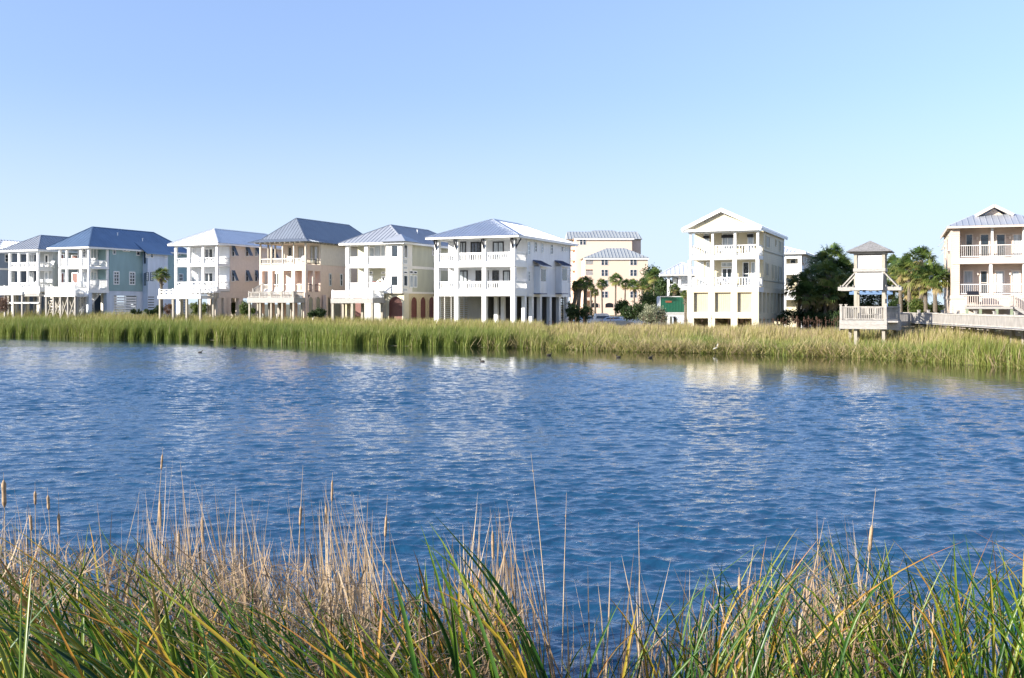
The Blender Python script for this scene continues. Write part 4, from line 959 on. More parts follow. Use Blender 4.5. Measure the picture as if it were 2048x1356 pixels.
def house_paleblue_back():
    h = House('porch_house', 'low pale blue house with white roof, behind palms left of the cream gabled house', 'house', 6, 1800, Y=140, ang=R(8))
    xl = h.fx(1395); ze = h.z(697); D = 10
    box(h, 'wall', 'paleblue_siding', xl+0.8, 0, 3, D, -0.2, ze-0.1)
    for cx in (1400, 1545, 1760): x = h.fx(cx); post(h, x, 0.2, -0.2, ze-0.15, 0.35, 'white', 'column')
    box(h, 'porch_floor', 'white', xl, 0, 0.05, 3, h.z(880)-0.3, h.z(880)); rail(h, (xl, 0.15), (0, 0.15), h.z(880), h.z(825))
    fwin(h, [(1450, 1520, 745, 860)], 3, fm='black')
    hip_roof(h, xl-1.2, 1, -0.9, D+.6, ze, h.z(545, -3, 4), 'roof_white', 0.6, ins=5)
    return h
def condo():
    h = House('apartment_building', 'tall peach apartment block with grey metal roofs behind the row of palms', 'building', 6, 325, Y=262, ang=0.0, group='')
    x0, x1 = 0.0, h.fx(1135)
    k = 'condo_stucco'
    def zz(cy): return h.z(cy)
    ze = zz(488)
    # front wing: wall with a recessed balcony stack at the left
    xa, xb = h.fx(333), h.fx(426)
    m = MB(); m.box(xb, x1, 0, 15, -0.5, ze).box(x0, xa, 0, 2.2, -0.5, ze).box(x0, xb, 2.2, 15, -0.5, ze-0.01)
    for t, u in ((575, 640), (712, 780), (860, 920), (1000, 1040)): m.box(xa, xb, 0.02, 2.2, zz(u), zz(t)-0.0)
    m.build('wall', k, h.root)
    for t in (575, 712, 860):
        r = MB(); r.box(xa, xb, 0.0, 0.05, zz(t)+1.05, zz(t)+1.12)
        for i in range(12): x = xa+(xb-xa)*i/11; r.box(x-0.03, x+0.03, 0.0, 0.04, zz(t), zz(t)+1.06)
        r.build('railing', 'white', h.root)
    for cy in (500, 640, 775, 920):
        for cx in (532, 905): fwin(h, [(cx, cx+40, cy, cy+85), (cx+46, cx+87, cy, cy+85)], 0.0, nz=2, fw=0.06, pm='glass_dark')
    for a in (392, 585): arch(h, 'f', h.fx(a), h.fx(a+105), zz(1130), zz(1070), 0.0, 'black', k, 'garage_arch')
    rf = lambda X0, X1, Y0, Y1, e, r, xr0, xr1, yr, nm='roof': None
    def hip(X0, X1, Y0, Y1, e, zr, xr0, xr1):
        ym = (Y0+Y1)/2; m = MB(); P = [(X0, Y0, e), (X1, Y0, e), (X1, Y1, e), (X0, Y1, e), (xr0, ym, zr), (xr1, ym, zr)]
        m.add(P, [(0, 1, 5, 4), (1, 2, 5), (2, 3, 4, 5), (3, 0, 4), (3, 2, 1, 0)]); poly_ribs(m, [P[0], P[1], P[5], P[4]], (1, 0, 0), 0.9, 0.12, 0.10)
        r = m.build('roof', 'roof_condo', h.root); MB().box(X0+.1, X1-.1, Y0+.1, Y0+.25, e-0.5, e-0.02).build('gutter', 'white', r)
    hip(x0-0.6, x1+0.3, -0.5, 15.5, ze, h.z(362, 0, 7), h.fx(600, 7), h.fx(845, 7))
    # tall block
    y0 = 16.0; a, b = h.fx(205, y0), h.fx(930, y0); zt = h.z(232, 0, y0)
    MB().box(a, b, y0, y0+18, -0.5, zt).build('tower_wall', k, h.root)
    hip(a-0.7, b+0.7, y0-0.6, y0+18.6, zt, h.z(135, 0, y0+9), h.fx(430, y0+9), h.fx(690, y0+9))
    x = h.fx(258, y0)
    for i in range(2): opening(h, 0, 'f', h.fx(256+i*43, y0), h.fx(256+i*43+36, y0), h.z(322, 0, y0), h.z(238, 0, y0), y0, nz=2, fw=0.06, pm='glass_dark')
    # rear range that runs behind both
    y1 = 24.0; a2, b2 = h.fx(103, y1), h.fx(1045, y1); z2 = h.z(258, 0, y1)
    m = MB().box(a2+1.5, b2, y1, y1+14, -0.5, z2); m.build('rear_wall', k, h.root)
    m = MB(); e, zr = z2+0.2, h.z(150, 0, y1+7); P = [(a2-0.5, y1-0.8, e), (b2+0.4, y1-0.8, e), (b2-0.2, y1+7, zr), (a2+0.1, y1+7, zr), (b2+0.4, y1+15, e), (a2-0.5, y1+15, e)]
    m.add(P, [(0, 1, 2, 3), (3, 2, 4, 5), (1, 4, 2), (0, 3, 5), (5, 4, 1, 0)]); poly_ribs(m, P[:4], (1, 0, 0), 0.9, 0.12, 0.10); m.build('rear_roof', 'roof_condo', h.root)
    # stack of balconies at the left of the tall block
    ya = 19.0; c0, c1 = h.fx(138, ya), h.fx(206, ya)
    for t in (310, 375, 495, 505, 640, 760, 900, 1010):
        pass
    for t, u in ((300, 385), (490, 525), (625, 655), (740, 790), (870, 910), (1000, 1040)):
        box(h, 'balcony', k, c0, c1-.02, ya, y1+1.6, h.z(u, 0, ya), h.z(t, 0, ya))
    return h
def house_right():
    h = House('stilt_house', 'pale pink house with grey metal roof and balcony rails, cut by the right edge', 'house', 9, 462, Y=89, ang=R(21.1))
    D = 15; xr = 14.0; pd = 1.7
    x1 = h.fx(540); ze = h.z(285); zl1, zl2 = h.z(905), h.z(570)
    zb1, zb2 = h.z(925), h.z(625)
    box(h, 'wall', 'pale_pink_siding', 0, xr, pd, D, zb1, ze-0.1)
    box(h, 'corner_wall', 'pale_pink_siding', 0, x1, 0, pd-0.003, zb1, ze-0.1)
    box(h, 'porch_floor', 'pink_trim', x1+0.003, xr, 0.03, pd-0.004, zb2, zl2); box(h, 'porch_floor', 'pink_trim', x1+0.003, xr, 0.03, pd-0.004, zb1, zl1)
    box(h, 'band', 'pink_trim', x1-0.6, xr, -0.06, 0.027, zb2, zl2-0.03)
    box(h, 'band', 'pink_trim', -0.05, xr, -0.05, 0.02, zb1-0.12, zl1-0.03) ; box(h, 'band', 'pink_trim', -0.05, -0.003, 0.03, D, zb1-0.12, zl1-0.03)
    box(h, 'base_wall', 'pink_trim', 0.02, xr, 0.05, D, -0.4, zb1-0.13)
    for a, b in ((450, 476), (555, 596)):
        m = MB(); xa, xb = h.fx(a), h.fx(b); z = h.z(1065)
        while z < h.z(955): m.box(xa, xb, 0.0, 0.048, z, z+0.09); z += 0.16
        m.build('louvred_vent', 'pinkbeige_stucco', h.root)
    for a, b in ((825, 845), (1112, 1134)):
        box(h, 'column', 'white', h.fx(a), h.fx(b), 0.1, 0.45, zl2, ze-0.15)
    for a, b in ((808, 836), (1112, 1140)): box(h, 'column', 'white', h.fx(a), h.fx(b), 0.1, 0.5, zl1, zb2)
    x2 = h.fx(1128); box(h, 'column', 'white', h.fx(531), h.fx(543), 0.1, 0.3, zl2, ze-0.15)
    for a, b in ((590, 662), (720, 812), (865, 957), (1015, 1107), (1165, 1250)): fwin(h, [(a, b, 350, 568)], pd, fm='pinkbeige_stucco', pm='glass_curtain', nx=1, name='door', fw=0.1)
    for a, b in ((570, 665), (720, 797), (858, 947), (1003, 1092), (1160, 1245)): fwin(h, [(a, b, 680, 905)], pd, fm='pinkbeige_stucco', pm='glass_curtain', nx=1, nz=2, name='door', fw=0.1)
    for cx in (700, 995): x = h.fx(cx, pd); MB().box(x-.08, x+.08, pd-.16, pd-.003, h.z(400), h.z(372)).build('wall_lamp', 'pinkbeige_stucco', h.root); MB().box(x-.08, x+.08, pd-.16, pd-.003, h.z(722), h.z(700)).build('wall_lamp', 'pinkbeige_stucco', h.root)
    for zf, a in ((zl2, h.z(455)), (zl1, h.z(805))):
        rail(h, (x1, 0.14), (h.fx(825), 0.14), zf, a, 'pale_metal', 'metal', pw=0.03); rail(h, (h.fx(845), 0.14), (h.fx(1112), 0.14), zf, a, 'pale_metal', 'metal', pw=0.03); rail(h, (h.fx(1135), 0.14), (xr, 0.14), zf, a, 'pale_metal', 'metal', pw=0.03)
    # shutters on the left side wall, propped open
    def prop(y0, y1, zt, zb, k=0.55):
        m = MB(); vs = []
        for d in (0, -0.05): vs += [(-0.05+d, y0, zt), (-0.05+d, y1, zt), (-0.05+d-k, y1, zb), (-0.05+d-k, y0, zb)]
        m.add(vs, [(3, 2, 1, 0), (4, 5, 6, 7), (1, 5, 4, 0), (2, 6, 5, 1), (3, 7, 6, 2), (0, 4, 7, 3)]); m.build('bahama_shutter', 'shutter_green', h.root)
        opening(h, 0, 'l', y0, y1, zb-0.1, zt, 0.0)
    for y in (2.2, 4.3): prop(y, y+1.2, h.z(365, 0, y), h.z(495, 0, y))
    prop(3.2, 4.6, h.z(690, 0, 3), h.z(850, 0, 3)); prop(12, 13, h.z(405, 0, 12), h.z(460, 0, 12)); prop(11, 12, h.z(500, 0, 12), h.z(560, 0, 12))
    # roof: broad hip with a small front gable, lower rear roof at the left
    ov = 0.55; xm = h.fx(845, 4); zr = h.z(180, 5, 4)
    X1 = 2*xm+ov
    m = MB(); A = (-ov+0.2, -ov, ze); B = (X1, -ov, ze); yi = 5.0
    a2, b2 = (h.fx(655, 3.2), 3.2, zr), (X1-(h.fx(655, 3.2)+ov), 3.2, zr); c2, d2 = (b2[0], D-3, zr), (a2[0], D-3, zr)
    Cc, Dd = (X1, D+ov, ze), (-ov+0.2, D+ov, ze)
    m.add([A, B, Cc, Dd, a2, b2, c2, d2], [(0, 1, 5, 4), (1, 2, 6, 5), (2, 3, 7, 6), (3, 0, 4, 7), (4, 5, 6, 7), (3, 2, 1, 0)])
    poly_ribs(m, [A, B, b2, a2], (1, 0, 0), 0.5); poly_ribs(m, [Dd, A, a2, d2], (0, 1, 0), 0.5)
    m.build('roof', 'roof_grey', h.root)
    g0, g1 = h.fx(688, 2.9), h.fx(1012, 2.9); gz = h.z(178, 5, 2.9); gt = h.z(92, 5, 2.9); gm = (g0+g1)/2
    m = MB(); P = [(g0, 2.6, gz), (gm, 2.6, gt), (g1, 2.6, gz), (g0, 10, gz), (gm, 10, gt), (g1, 10, gz)]
    m.add(P+[(p[0], p[1], p[2]-0.12) for p in P], [(0, 1, 4, 3), (1, 2, 5, 4), (9, 10, 7, 6), (10, 11, 8, 7), (0, 6, 7, 1), (1, 7, 8, 2), (3, 4, 10, 9), (4, 5, 11, 10), (0, 3, 9, 6), (2, 8, 11, 5)]); gr = m.build('gable_roof', 'roof_pale', h.root)
    m = MB(); m.bar((g0-.1, 2.55, gz-.05), (gm, 2.55, gt-.03), 0.1, 0.26).bar((g1+.1, 2.55, gz-.05), (gm, 2.55, gt-.03), 0.1, 0.26); m.build('gable_trim', 'pink_trim', gr)
    m = MB().add([(g0+.3, 3.1, gz-.3), (g1-.3, 3.1, gz-.3), (gm, 3.1, gt-.25), (g0+.3, 3.3, gz-.3), (g1-.3, 3.3, gz-.3), (gm, 3.3, gt-.25)], [(0, 1, 2), (5, 4, 3), (0, 3, 4, 1), (1, 4, 5, 2), (2, 5, 3, 0)]); m.build('gable_wall', 'pale_pink_siding', h.root)
    f = MB().box(-ov+0.2, X1, -ov+0.02, -ov+0.08, ze-0.2, ze-0.01).box(-ov+0.22, -ov+0.28, -ov+0.1, D+ov, ze-0.2, ze-0.01)
    x = -0.3
    while x < 13: f.box(x, x+0.09, -ov+0.1, 0.1, ze-0.2, ze-0.05); x += 0.75
    f.build('fascia', 'pink_trim', h.root); box(h, 'soffit', 'pink_trim', -ov+.3, X1-.1, -ov+.1, D, ze-0.04, ze-0.012)
    # projecting wood deck with a stair to its right
    dd = 2.6; a, b = h.fx(598, -dd), h.fx(1022, -dd); zf = h.z(1008, a, -dd); zt = h.z(905, a, -dd); zb = h.z(1030, a, -dd)
    box(h, 'deck', 'deck_wood', a, b, -dd, -0.07, zb, zf)
    rail(h, (a, -dd+.08), (b, -dd+.08), zf, zt, 'pink_trim', 'picket', pw=0.06, gap=0.17); rail(h, (a+.08, -dd+.1), (a+.08, -.1), zf, zt, 'pink_trim'); rail(h, (b-.08, -dd+.1), (b-.08, -.1), zf, zt, 'pink_trim')
    for cx in (607, 728, 877, 1012): post(h, h.fx(cx, -dd), -dd+0.15, -0.6, zb, 0.22, 'mossy_post')
    stairs(h, (b+0.1, -dd+.7, zf), (b+3.2, -dd+.7, 0.6), 1.1, m='deck_wood', rm='pink_trim', side=(0, 1))
    return h
mat('pale_metal', (0.62, 0.58, 0.54), 0.5, 0.0); mat('mossy_post', (0.22, 0.26, 0.17), 0.9, var=0.2)
HW = house_white(); HC = house_cream(); HO = house_olive(); HP = house_peach(); HB = house_beige(); HT = house_teal()
HG = house_far_grey()
for h_, D_, zt_, m_ in ((HW, 17.0, 10.2, 'white'), (HP, 16.6, 9.5, 'sand_stucco'), (HB, 16.6, 9.3, 'white')):
    p_ = MB(); p_.tube([(0.07, D_-.3, 1.2), (0.07, D_-.3, zt_-.6)], [.05, .05], 8)
    for q_ in range(4): p_.box(0.0, .13, D_-.37, D_-.23, 2+q_*2, 2.06+q_*2)
    p_.build('downpipe', m_, h_.root)
    MB().box(0.003, .06, D_*.5, D_*.5+.3, 4.6, 5.0).build('wall_vent', m_, h_.root)
HL = house_far_blue(); HY = house_yellow_back(); HQ = house_paleblue_back(); HM = condo(); HR = house_right()

# ================================================================ lookout tower, boardwalk, pergola
def at(px, Y, z=0.0): return ((px-1024)/F*Y, Y, z)
def Zat(py, Y): return EYE-(py-HZ)/F*Y
def zt8(cy, Y): return Zat(460+cy/6.165, Y)
def x8(cx, Y): return (1560+cx/6.165-1024)/F*Y
def tower():
    h = House('lookout_tower', None, None, 8, 1103.5, Y=75.05, ang=R(24), group=None, gz=0.0); t = h.root; Y = 75.05; rz = R(-24)
    tag(t, 'weathered wooden lookout tower with white louvre panels and shingle roof over a railed platform', 'tower')
    t['label'] = 'weathered wooden lookout tower with white louvre panels and a shingled roof'
    hw = 0.99; P = 'post_wood'
    ze = zt8(262, Y); zr = zt8(130, Y)
    for sx in (-1, 1):
        for y in (0, 2*hw):
            MB().box(sx*hw-0.11, sx*hw+0.11, y-0.11, y+0.11, -0.8, ze).build('post', P, t)
    # cross beams at three heights
    for a, b in ((262, 296), (472, 512)):
        m = MB(); m.box(-hw-0.14, hw+0.14, -0.17, -0.113, zt8(b, Y), zt8(a, Y)).box(-hw-0.14, hw+0.14, 2*hw+0.113, 2*hw+0.17, zt8(b, Y), zt8(a, Y))
        m.box(-hw-0.17, -hw-0.113, -0.11, 2*hw+0.11, zt8(b, Y), zt8(a, Y)).box(hw+0.113, hw+0.17, -0.11, 2*hw+0.11, zt8(b, Y), zt8(a, Y)); m.build('beam', 'deck_wood', t)
    zb0, zb1 = zt8(745, Y), zt8(700, Y); out = h.fx(915)-h.fx(700)
    for y in (-0.14, 2*hw+0.14):
        m = MB().box(-hw-out, hw+out, y-0.05, y+0.05, zb0, zb1); m.build('long_beam', 'deck_wood', t)
        for s in (-1, 1): MB().bar((s*(hw+out-0.25), y-0.002, zb1-0.02), (s*(hw+0.1), y-0.002, zt8(535, Y)), 0.09, 0.09).build('brace', 'fence_wood', t)
    for s in (-1, 1):
        for k in range(3):
            x = s*(hw+out-0.2-k*0.45); MB().box(x-0.03, x+0.03, -0.3, 2*hw+0.3, zb1+0.003, zb1+0.12).build('slat_beam', 'deck_wood', t)
    # louvred panels: four upper ones in frames, lower ones hinged outwards
    def louv(x0, x1, z0, z1, y, tilt, side=None):
        m = MB(); n = int((z1-z0)/0.07); k = 0.04
        def T(x, d, z):
            dz = z1-z; yy = y-d-dz*math.sin(tilt); zz = z1-dz*math.cos(tilt)
            if side: return (side*(hw+0.0)+side*(-yy if True else 0), x, zz)
            return (x, yy, zz)
        for i in range(n):
            z = z0+0.06+(z1-z0-0.12)*i/n; m.bar(T(x0+.04, 0, z), T(x1-.04, 0, z), 0.04, 0.066)
        for x in (x0+.03, x0+(x1-x0)*.25, x0+(x1-x0)*.5, x0+(x1-x0)*.75, x1-.03): m.bar(T(x, 0.01, z0), T(x, 0.01, z1), 0.06, 0.06)
        for z in (z0+.03, z1-.03): m.bar(T(x0, 0.012, z), T(x1, 0.012, z), 0.06, 0.07)
        return m.build('louvre_panel', 'white', t)
    louv(-hw+0.13, hw-0.13, zt8(470, Y), zt8(312, Y), 0.02, 0.0); louv(-hw+0.2, hw-0.2, zt8(470, Y), zt8(312, Y), 2*hw, 0.0)
    louv(-hw+0.02, hw-0.02, zt8(735, Y)-0.05, zt8(532, Y), -0.2, R(16))
    m = MB()
    for z in np.arange(zt8(700, Y), zt8(535, Y), 0.09): m.box(hw-0.02, hw+0.02, 0.15, 2*hw-0.15, z, z+0.05)
    m.build('side_louvre', 'post_wood', t)
    m = MB()
    for z in np.arange(zt8(470, Y), zt8(312, Y), 0.09): m.box(hw-0.02, hw+0.02, 0.15, 2*hw-0.15, z, z+0.05)
    m.build('side_louvre', 'post_wood', t)
    # shingle roof
    e = hw+0.62; zz = ze-0.05; yc = hw
    m = MB().add([(-e, yc-e, zz), (e, yc-e, zz), (e, yc+e, zz), (-e, yc+e, zz), (0, yc, zr)], [(0, 1, 4), (1, 2, 4), (2, 3, 4), (3, 0, 4), (3, 2, 1, 0)])
    rows = 9
    for i in range(rows):                         # shingle courses, each with its own irregular tabs
        f0, f1 = i/rows, (i+1)/rows+0.03; a0, a1 = e*(1-f0)+0.03, max(0, e*(1-f1)); z0, z1 = zz+(zr-zz)*f0+0.015, min(zr, zz+(zr-zz)*f1)+0.03
        for q in range(4):
            n = max(2, int(2*a0/0.16))
            for j in range(n):
                u0 = -1+2*j/n; u1 = -1+2*(j+0.93)/n; dz = random.uniform(0, 0.035)
                pts = [(u0*a0, -a0, z0+dz), (u1*a0, -a0, z0+dz), (u1*a1, -a1, z1+dz), (u0*a1, -a1, z1+dz)]
                c_, s_ = [(1, 0), (0, 1), (-1, 0), (0, -1)][q]
                m.add([(x*c_-y*s_, yc+x*s_+y*c_, z) for x, y, z in pts], [(0, 1, 2, 3)])
    m.build('roof', 'cedar_grey', t)
    MB().box(-hw-.11, hw+.11, -.11, 2*hw+.11, zt8(520, Y), zt8(505, Y)).build('upper_floor', 'deck_wood', t)
    # platform with railing
    d0, d1 = -0.4, 3.4; zf = zt8(1118, Y); x0 = h.fx(742, d0); xk = h.fx(1318, d0); x1 = h.fx(1470, d0+1.5)
    m = MB().box(x0, x1, d0, d1, zf-0.12, zf); m.build('platform', 'deck_wood', t)
    m = MB().box(x0-.05, x0-.002, d0, d1, zf-0.75, zf+0.03).box(x0-.05, xk, d0-.06, d0-.003, zf-0.62, zf+0.03).box(x1+.002, x1+.05, d0+1.5, d1, zf-0.75, zf+0.03)
    m.add([(xk, d0-.06, zf-.62), (x1+.05, d0+1.5, zf-.75), (x1+.05, d0+1.5, zf+.03), (xk, d0-.06, zf+.03)], [(0, 1, 2, 3)])
    m.box(x0, xk, d0-.09, d0-.063, zf-0.3, zf-0.24)
    m.build('platform_skirt', 'deck_wood', t)
    zt = zf+1.07
    for p, q in (((x0+.05, d0+.04), (xk-.1, d0+.04)), ((xk-.1, d0+.04), (x1-.05, d0+1.55)), ((x0+.05, d0+.04), (x0+.05, d1)), ((x1-.05, d0+1.55), (x1-.05, d1-1.6)), ((x0, d1), (x1-.6, d1))):
        rail(None, p, q, zf, zt, 'fence_wood', 'picket', root=t, gap=0.13, pw=0.055)
    for p in ((x0+.05, d0+.04), (xk-.1, d0+.04), (x1-.05, d0+1.58), (x0+.05, d1), (x1-.05, d1-1.5)):
        MB().box(p[0]-.08, p[0]+.08, p[1]-.08, p[1]+.08, zf, zt+.1).box(p[0]-.12, p[0]+.12, p[1]-.12, p[1]+.12, zt+.1, zt+.16).build('railing_post', 'fence_wood', t)
    for x in (x0+.4, x1-.4): MB().box(x-.11, x+.11, d1-.5, d1-.28, -.5, zf-.12).build('post', P, t)
    # bench on the platform
    b = empty('bench', (0, 0, 0)); b.location = (h.ox, h.oy, zf); b.rotation_euler = (0, 0, rz); tag(b, 'wooden slatted bench on the platform of the lookout tower', 'bench')
    m = MB()
    for k in range(4): m.box(-0.9, 0.9, 1.5+k*0.12, 1.6+k*0.12, 0.42, 0.46)
    m.build('seat', 'fence_wood', b)
    m = MB()
    for k in range(10): m.box(-0.85+k*0.18, -0.77+k*0.18, 2.02, 2.05, 0.5, 0.92)
    m.box(-0.9, 0.9, 2.0, 2.07, 0.92, 0.98).build('backrest', 'fence_wood', b)
    for x in (-0.8, 0.8):
        for y in (1.55, 1.95): MB().box(x-.04, x+.04, y-.04, y+.04, 0.0, 0.419).build('leg', 'fence_wood', b)
    return zf
TZ = tower()
def boardwalk():
    A = Vector(at(1797, 80.5)); B = Vector(at(1856, 84.0)); E = Vector(at(2054, 63.5)); Fq_ = Vector(at(2150, 57.0)); W0 = Vector(at(1800, 84)); 
    t = empty('boardwalk', (A.x, A.y, 0)); tag(t, 'weathered grey boardwalk with boarded railing leading from the tower to the right edge', 'boardwalk')
    def L(p, z): return Vector((p.x-A.x, p.y-A.y, z))
    def zt_(p): return 3.22
    zf = 2.35
    segs = [(A, B, 'picket', 3), (B, E, 'board', 11), (E, Fq_, 'board', 5)]
    for p, q, st, n in segs:
        for i in range(n):
            a = p.lerp(q, i/n); b = p.lerp(q, (i+1)/n); d = (b-a).normalized(); ln = (b-a).length; nrm = Vector((d.y, -d.x, 0))
            if nrm.y > 0: nrm = -nrm
            m = MB()
            if st == 'picket':
                k = int(ln/0.17)
                for j in range(k): c = a.lerp(b, (j+.5)/k); m.bar(L(c, zf+.1), L(c, 3.12), 0.06)
                m.bar(L(a, 3.14), L(b, 3.14), 0.14, 0.06).bar(L(a, zf+.1), L(b, zf+.1), 0.05, 0.09)
            else:
                k = int(ln/0.145)
                for j in range(k):
                    c = a.lerp(b, (j+.5)/k); r = random.uniform(-.006, .006)
                    m.bar(L(c+nrm*r, zf+.06), L(c+nrm*r, 3.1), 0.138, 0.022, up=nrm)
                m.bar(L(a, 3.15), L(b, 3.15), 0.14, 0.06).bar(L(a-nrm*.04, zf+.15), L(b-nrm*.04, zf+.15), 0.05, 0.09)
            m.build('railing_panel', 'fence_wood', t)
            w_ = 0.085; m = MB().bar(L(a+nrm*.05, zf-.45), L(a+nrm*.05, 3.2), 0.12)
            if i % 2 == 0: m.bar(L(a+nrm*.03, 3.19), L(a+nrm*.03, 3.36), 0.17).bar(L(a+nrm*.03, 3.36), L(a+nrm*.03, 3.41), 0.22)
            m.build('post', 'fence_wood', t)
            m = MB().bar(L(a+nrm*.02, zf-.1), L(b+nrm*.02, zf-.1), 0.05, 0.3).bar(L(a, zf-.42), L(b, zf-.42), 0.05, 0.22); m.build('skirt_board', 'deck_wood', t)
            if i % 2 == 0: MB().bar(L(a-nrm*.2, -0.5), L(a-nrm*.2, zf-.1), 0.2).build('piling', 'post_wood', t)
        off = Vector(((q-p).normalized().y, -(q-p).normalized().x, 0)); off = -off if off.y < 0 else off
        m = MB(); n2 = int((q-p).length/0.15)
        for j in range(n2):
            c = p.lerp(q, (j+.5)/n2); m.bar(L(c+off*.05, zf), L(c+off*2.0, zf), 0.14, 0.035)
        m.build('deck_boards', 'deck_wood', t)
        rail(None, tuple((L(p, 0)+off*1.95)[:2]), tuple((L(q, 0)+off*1.95)[:2]), zf, 3.2, 'fence_wood', 'picket', root=t, gap=0.16)
boardwalk()
def pergola():
    Y = 88; t = empty('pergola', at(1744, Y, 0), R(-12)); tag(t, 'blue painted wooden frame seen through the legs of the lookout tower', 'pergola'); gz = G(at(1744, Y)[0], Y); t.location.z = gz
    h = Zat(460+770/6.165, Y)-gz; hw = 1.2
    for s in (-1, 1):
        for y in (0, 1.6): MB().box(s*hw-.1, s*hw+.1, y-.08, y+.08, -.3, h-.1).build('post', 'blue_paint', t)
    for y in (-.1, 1.7): MB().box(-hw-.5, hw+.5, y-.05, y+.05, h-.17, h+.09).build('beam', 'blue_paint', t)
    for k in range(6): x = -hw-.2+k*(2*hw+.4)/5; MB().box(x-.03, x+.03, -.35, 1.95, h+.092, h+.2).build('rafter', 'blue_paint', t)
pergola()

# ================================================================ palms and shrubs
def fan_crown(rad, n, seed, tlo, thi, green=0.5, skirt=0.3):
    """sabal palm crown: many stalks, each ending in a folded fan of narrow leaflets that droop"""
    r = np.random.default_rng(seed); V = []; Fc = []; T = []
    for i in range(n):
        u = (i+0.5)/n; el = math.asin(max(-1, min(1, 1-u*(1.55+skirt)))) ; az = i*2.39996+r.uniform(-.25, .25)
        dead = el < -0.45
        d = np.array([math.cos(az)*math.cos(el), math.sin(az)*math.cos(el), math.sin(el)])
        L = rad*r.uniform(0.32, 0.72); droop = np.array([0, 0, -1.0])
        hub = d*L+droop*0.06*rad
        side = np.cross(d, [0, 0, 1.0]); side /= np.linalg.norm(side)+1e-6; upv = np.cross(side, d)
        roll = r.uniform(-.5, .5); side, upv = side*math.cos(roll)+upv*math.sin(roll), upv*math.cos(roll)-side*math.sin(roll)
        tb = r.uniform(tlo, thi)+(0.22 if el < -.1 else 0)+(0.35 if dead else 0); tb = min(tb, 1)
        b = len(V); w = 0.02*rad; V += [tuple(side*w*-.6), tuple(side*w*.6), tuple(hub+side*w*.5), tuple(hub-side*w*.5)]; Fc.append((b, b+1, b+2, b+3)); T += [tb]*4
        k = 15; fr = rad*r.uniform(0.42, 0.66)*(0.7 if dead else 1)
        for j in range(k):
            a = (j/(k-1)-.5)*math.radians(205 if not dead else 120)
            dr = d*math.cos(a)+side*math.sin(a)+upv*0.12*math.cos(2*a); ln = fr*(0.75+0.25*math.cos(a*.8))*r.uniform(.85, 1.1)
            pn = np.cross(dr, upv); pn /= np.linalg.norm(pn)+1e-6; w = 0.046*rad*r.uniform(.7, 1.1)/1.4
            m_ = hub+dr*ln*.55; tip = hub+dr*ln+droop*ln*r.uniform(.18, .5)
            b = len(V); V += [tuple(hub-pn*w*.3), tuple(hub+pn*w*.3), tuple(m_+pn*w), tuple(m_-pn*w), tuple(tip+pn*w*.12), tuple(tip-pn*w*.12)]
            Fc += [(b, b+1, b+2, b+3), (b+3, b+2, b+4, b+5)]; tv = min(1, max(0, tb+r.uniform(-.1, .1))); T += [tv]*4+[min(1, tv+.14)]*2
    return np.array(V), np.array(Fc), np.array(T)
CROWNS = []
for q in range(5):
    V, Fc, T = fan_crown(1.0, 42, 50+q, 0.12, 0.6)
    o = np_mesh('crown', V, Fc, 'palm_leaf', T); CROWNS.append(o.data); bpy.data.objects.remove(o)
NP = [0]
def palm(px, py, Y, rad, label, lean=0.0, group='palms around the houses', gz=None, tr=0.16, boots=True, zs=1.0):
    X = (px-1024)/F*Y; gz = G(X, Y) if gz is None else gz; zc = Zat(py, Y)
    NP[0] += 1; k = NP[0]; r = random.Random(k)
    t = empty('palm_tree', (X-lean, Y, gz), 0); tag(t, label, 'palm', group)
    H = zc-gz; pts = [(0, 0, -.3), (lean*.3, 0, H*.35), (lean*.75+r.uniform(-.05, .05), 0.05, H*.7), (lean, 0, H)]
    P = [Vector(pts[0]).lerp(Vector(pts[1]), i/4) for i in range(4)]+[Vector(pts[1]).lerp(Vector(pts[2]), i/4) for i in range(4)]+[Vector(pts[2]).lerp(Vector(pts[3]), i/5) for i in range(6)]
    rr = [tr*(1.25-0.3*i/len(P))*r.uniform(.92, 1.08) for i in range(len(P))]
    if boots: rr[-3:] = [tr*1.35, tr*1.55, tr*1.2]
    m = MB().tube(P, rr, 9)
    if boots:
        for i in range(26):
            z = H-0.05-i*0.045*max(1, H/5); a = i*2.4; f = min(1, max(0, z/H)); c = P[0].lerp(P[-1], f); x = lean*f**1.1
            b = Vector((x+math.cos(a)*tr, math.sin(a)*tr, z)); m.bar(b, b+Vector((math.cos(a)*.17, math.sin(a)*.17, .2)), .09, .03)
    m.build('trunk', 'bark', t, smooth=False)
    c = bpy.data.objects.new('crown', CROWNS[k % 5]); COL.objects.link(c); c.parent = t; c.location = (lean, 0, H); c.rotation_euler = (r.uniform(-.15, .15), r.uniform(-.15, .15), r.uniform(0, 6.3)); c.scale = (rad, rad, rad*zs)
    return t
def p6(x, y): return (1120+x/6.458, 440+y/6.458)
def p8(x, y): return (1560+x/6.165, 460+y/6.165)
def p9(x, y): return (1800+x/4.52, 390+y/4.52)
palm(323, 549, 123.5, 1.15, 'dark palm with bushy crown beside the long teal house', gz=1.4)
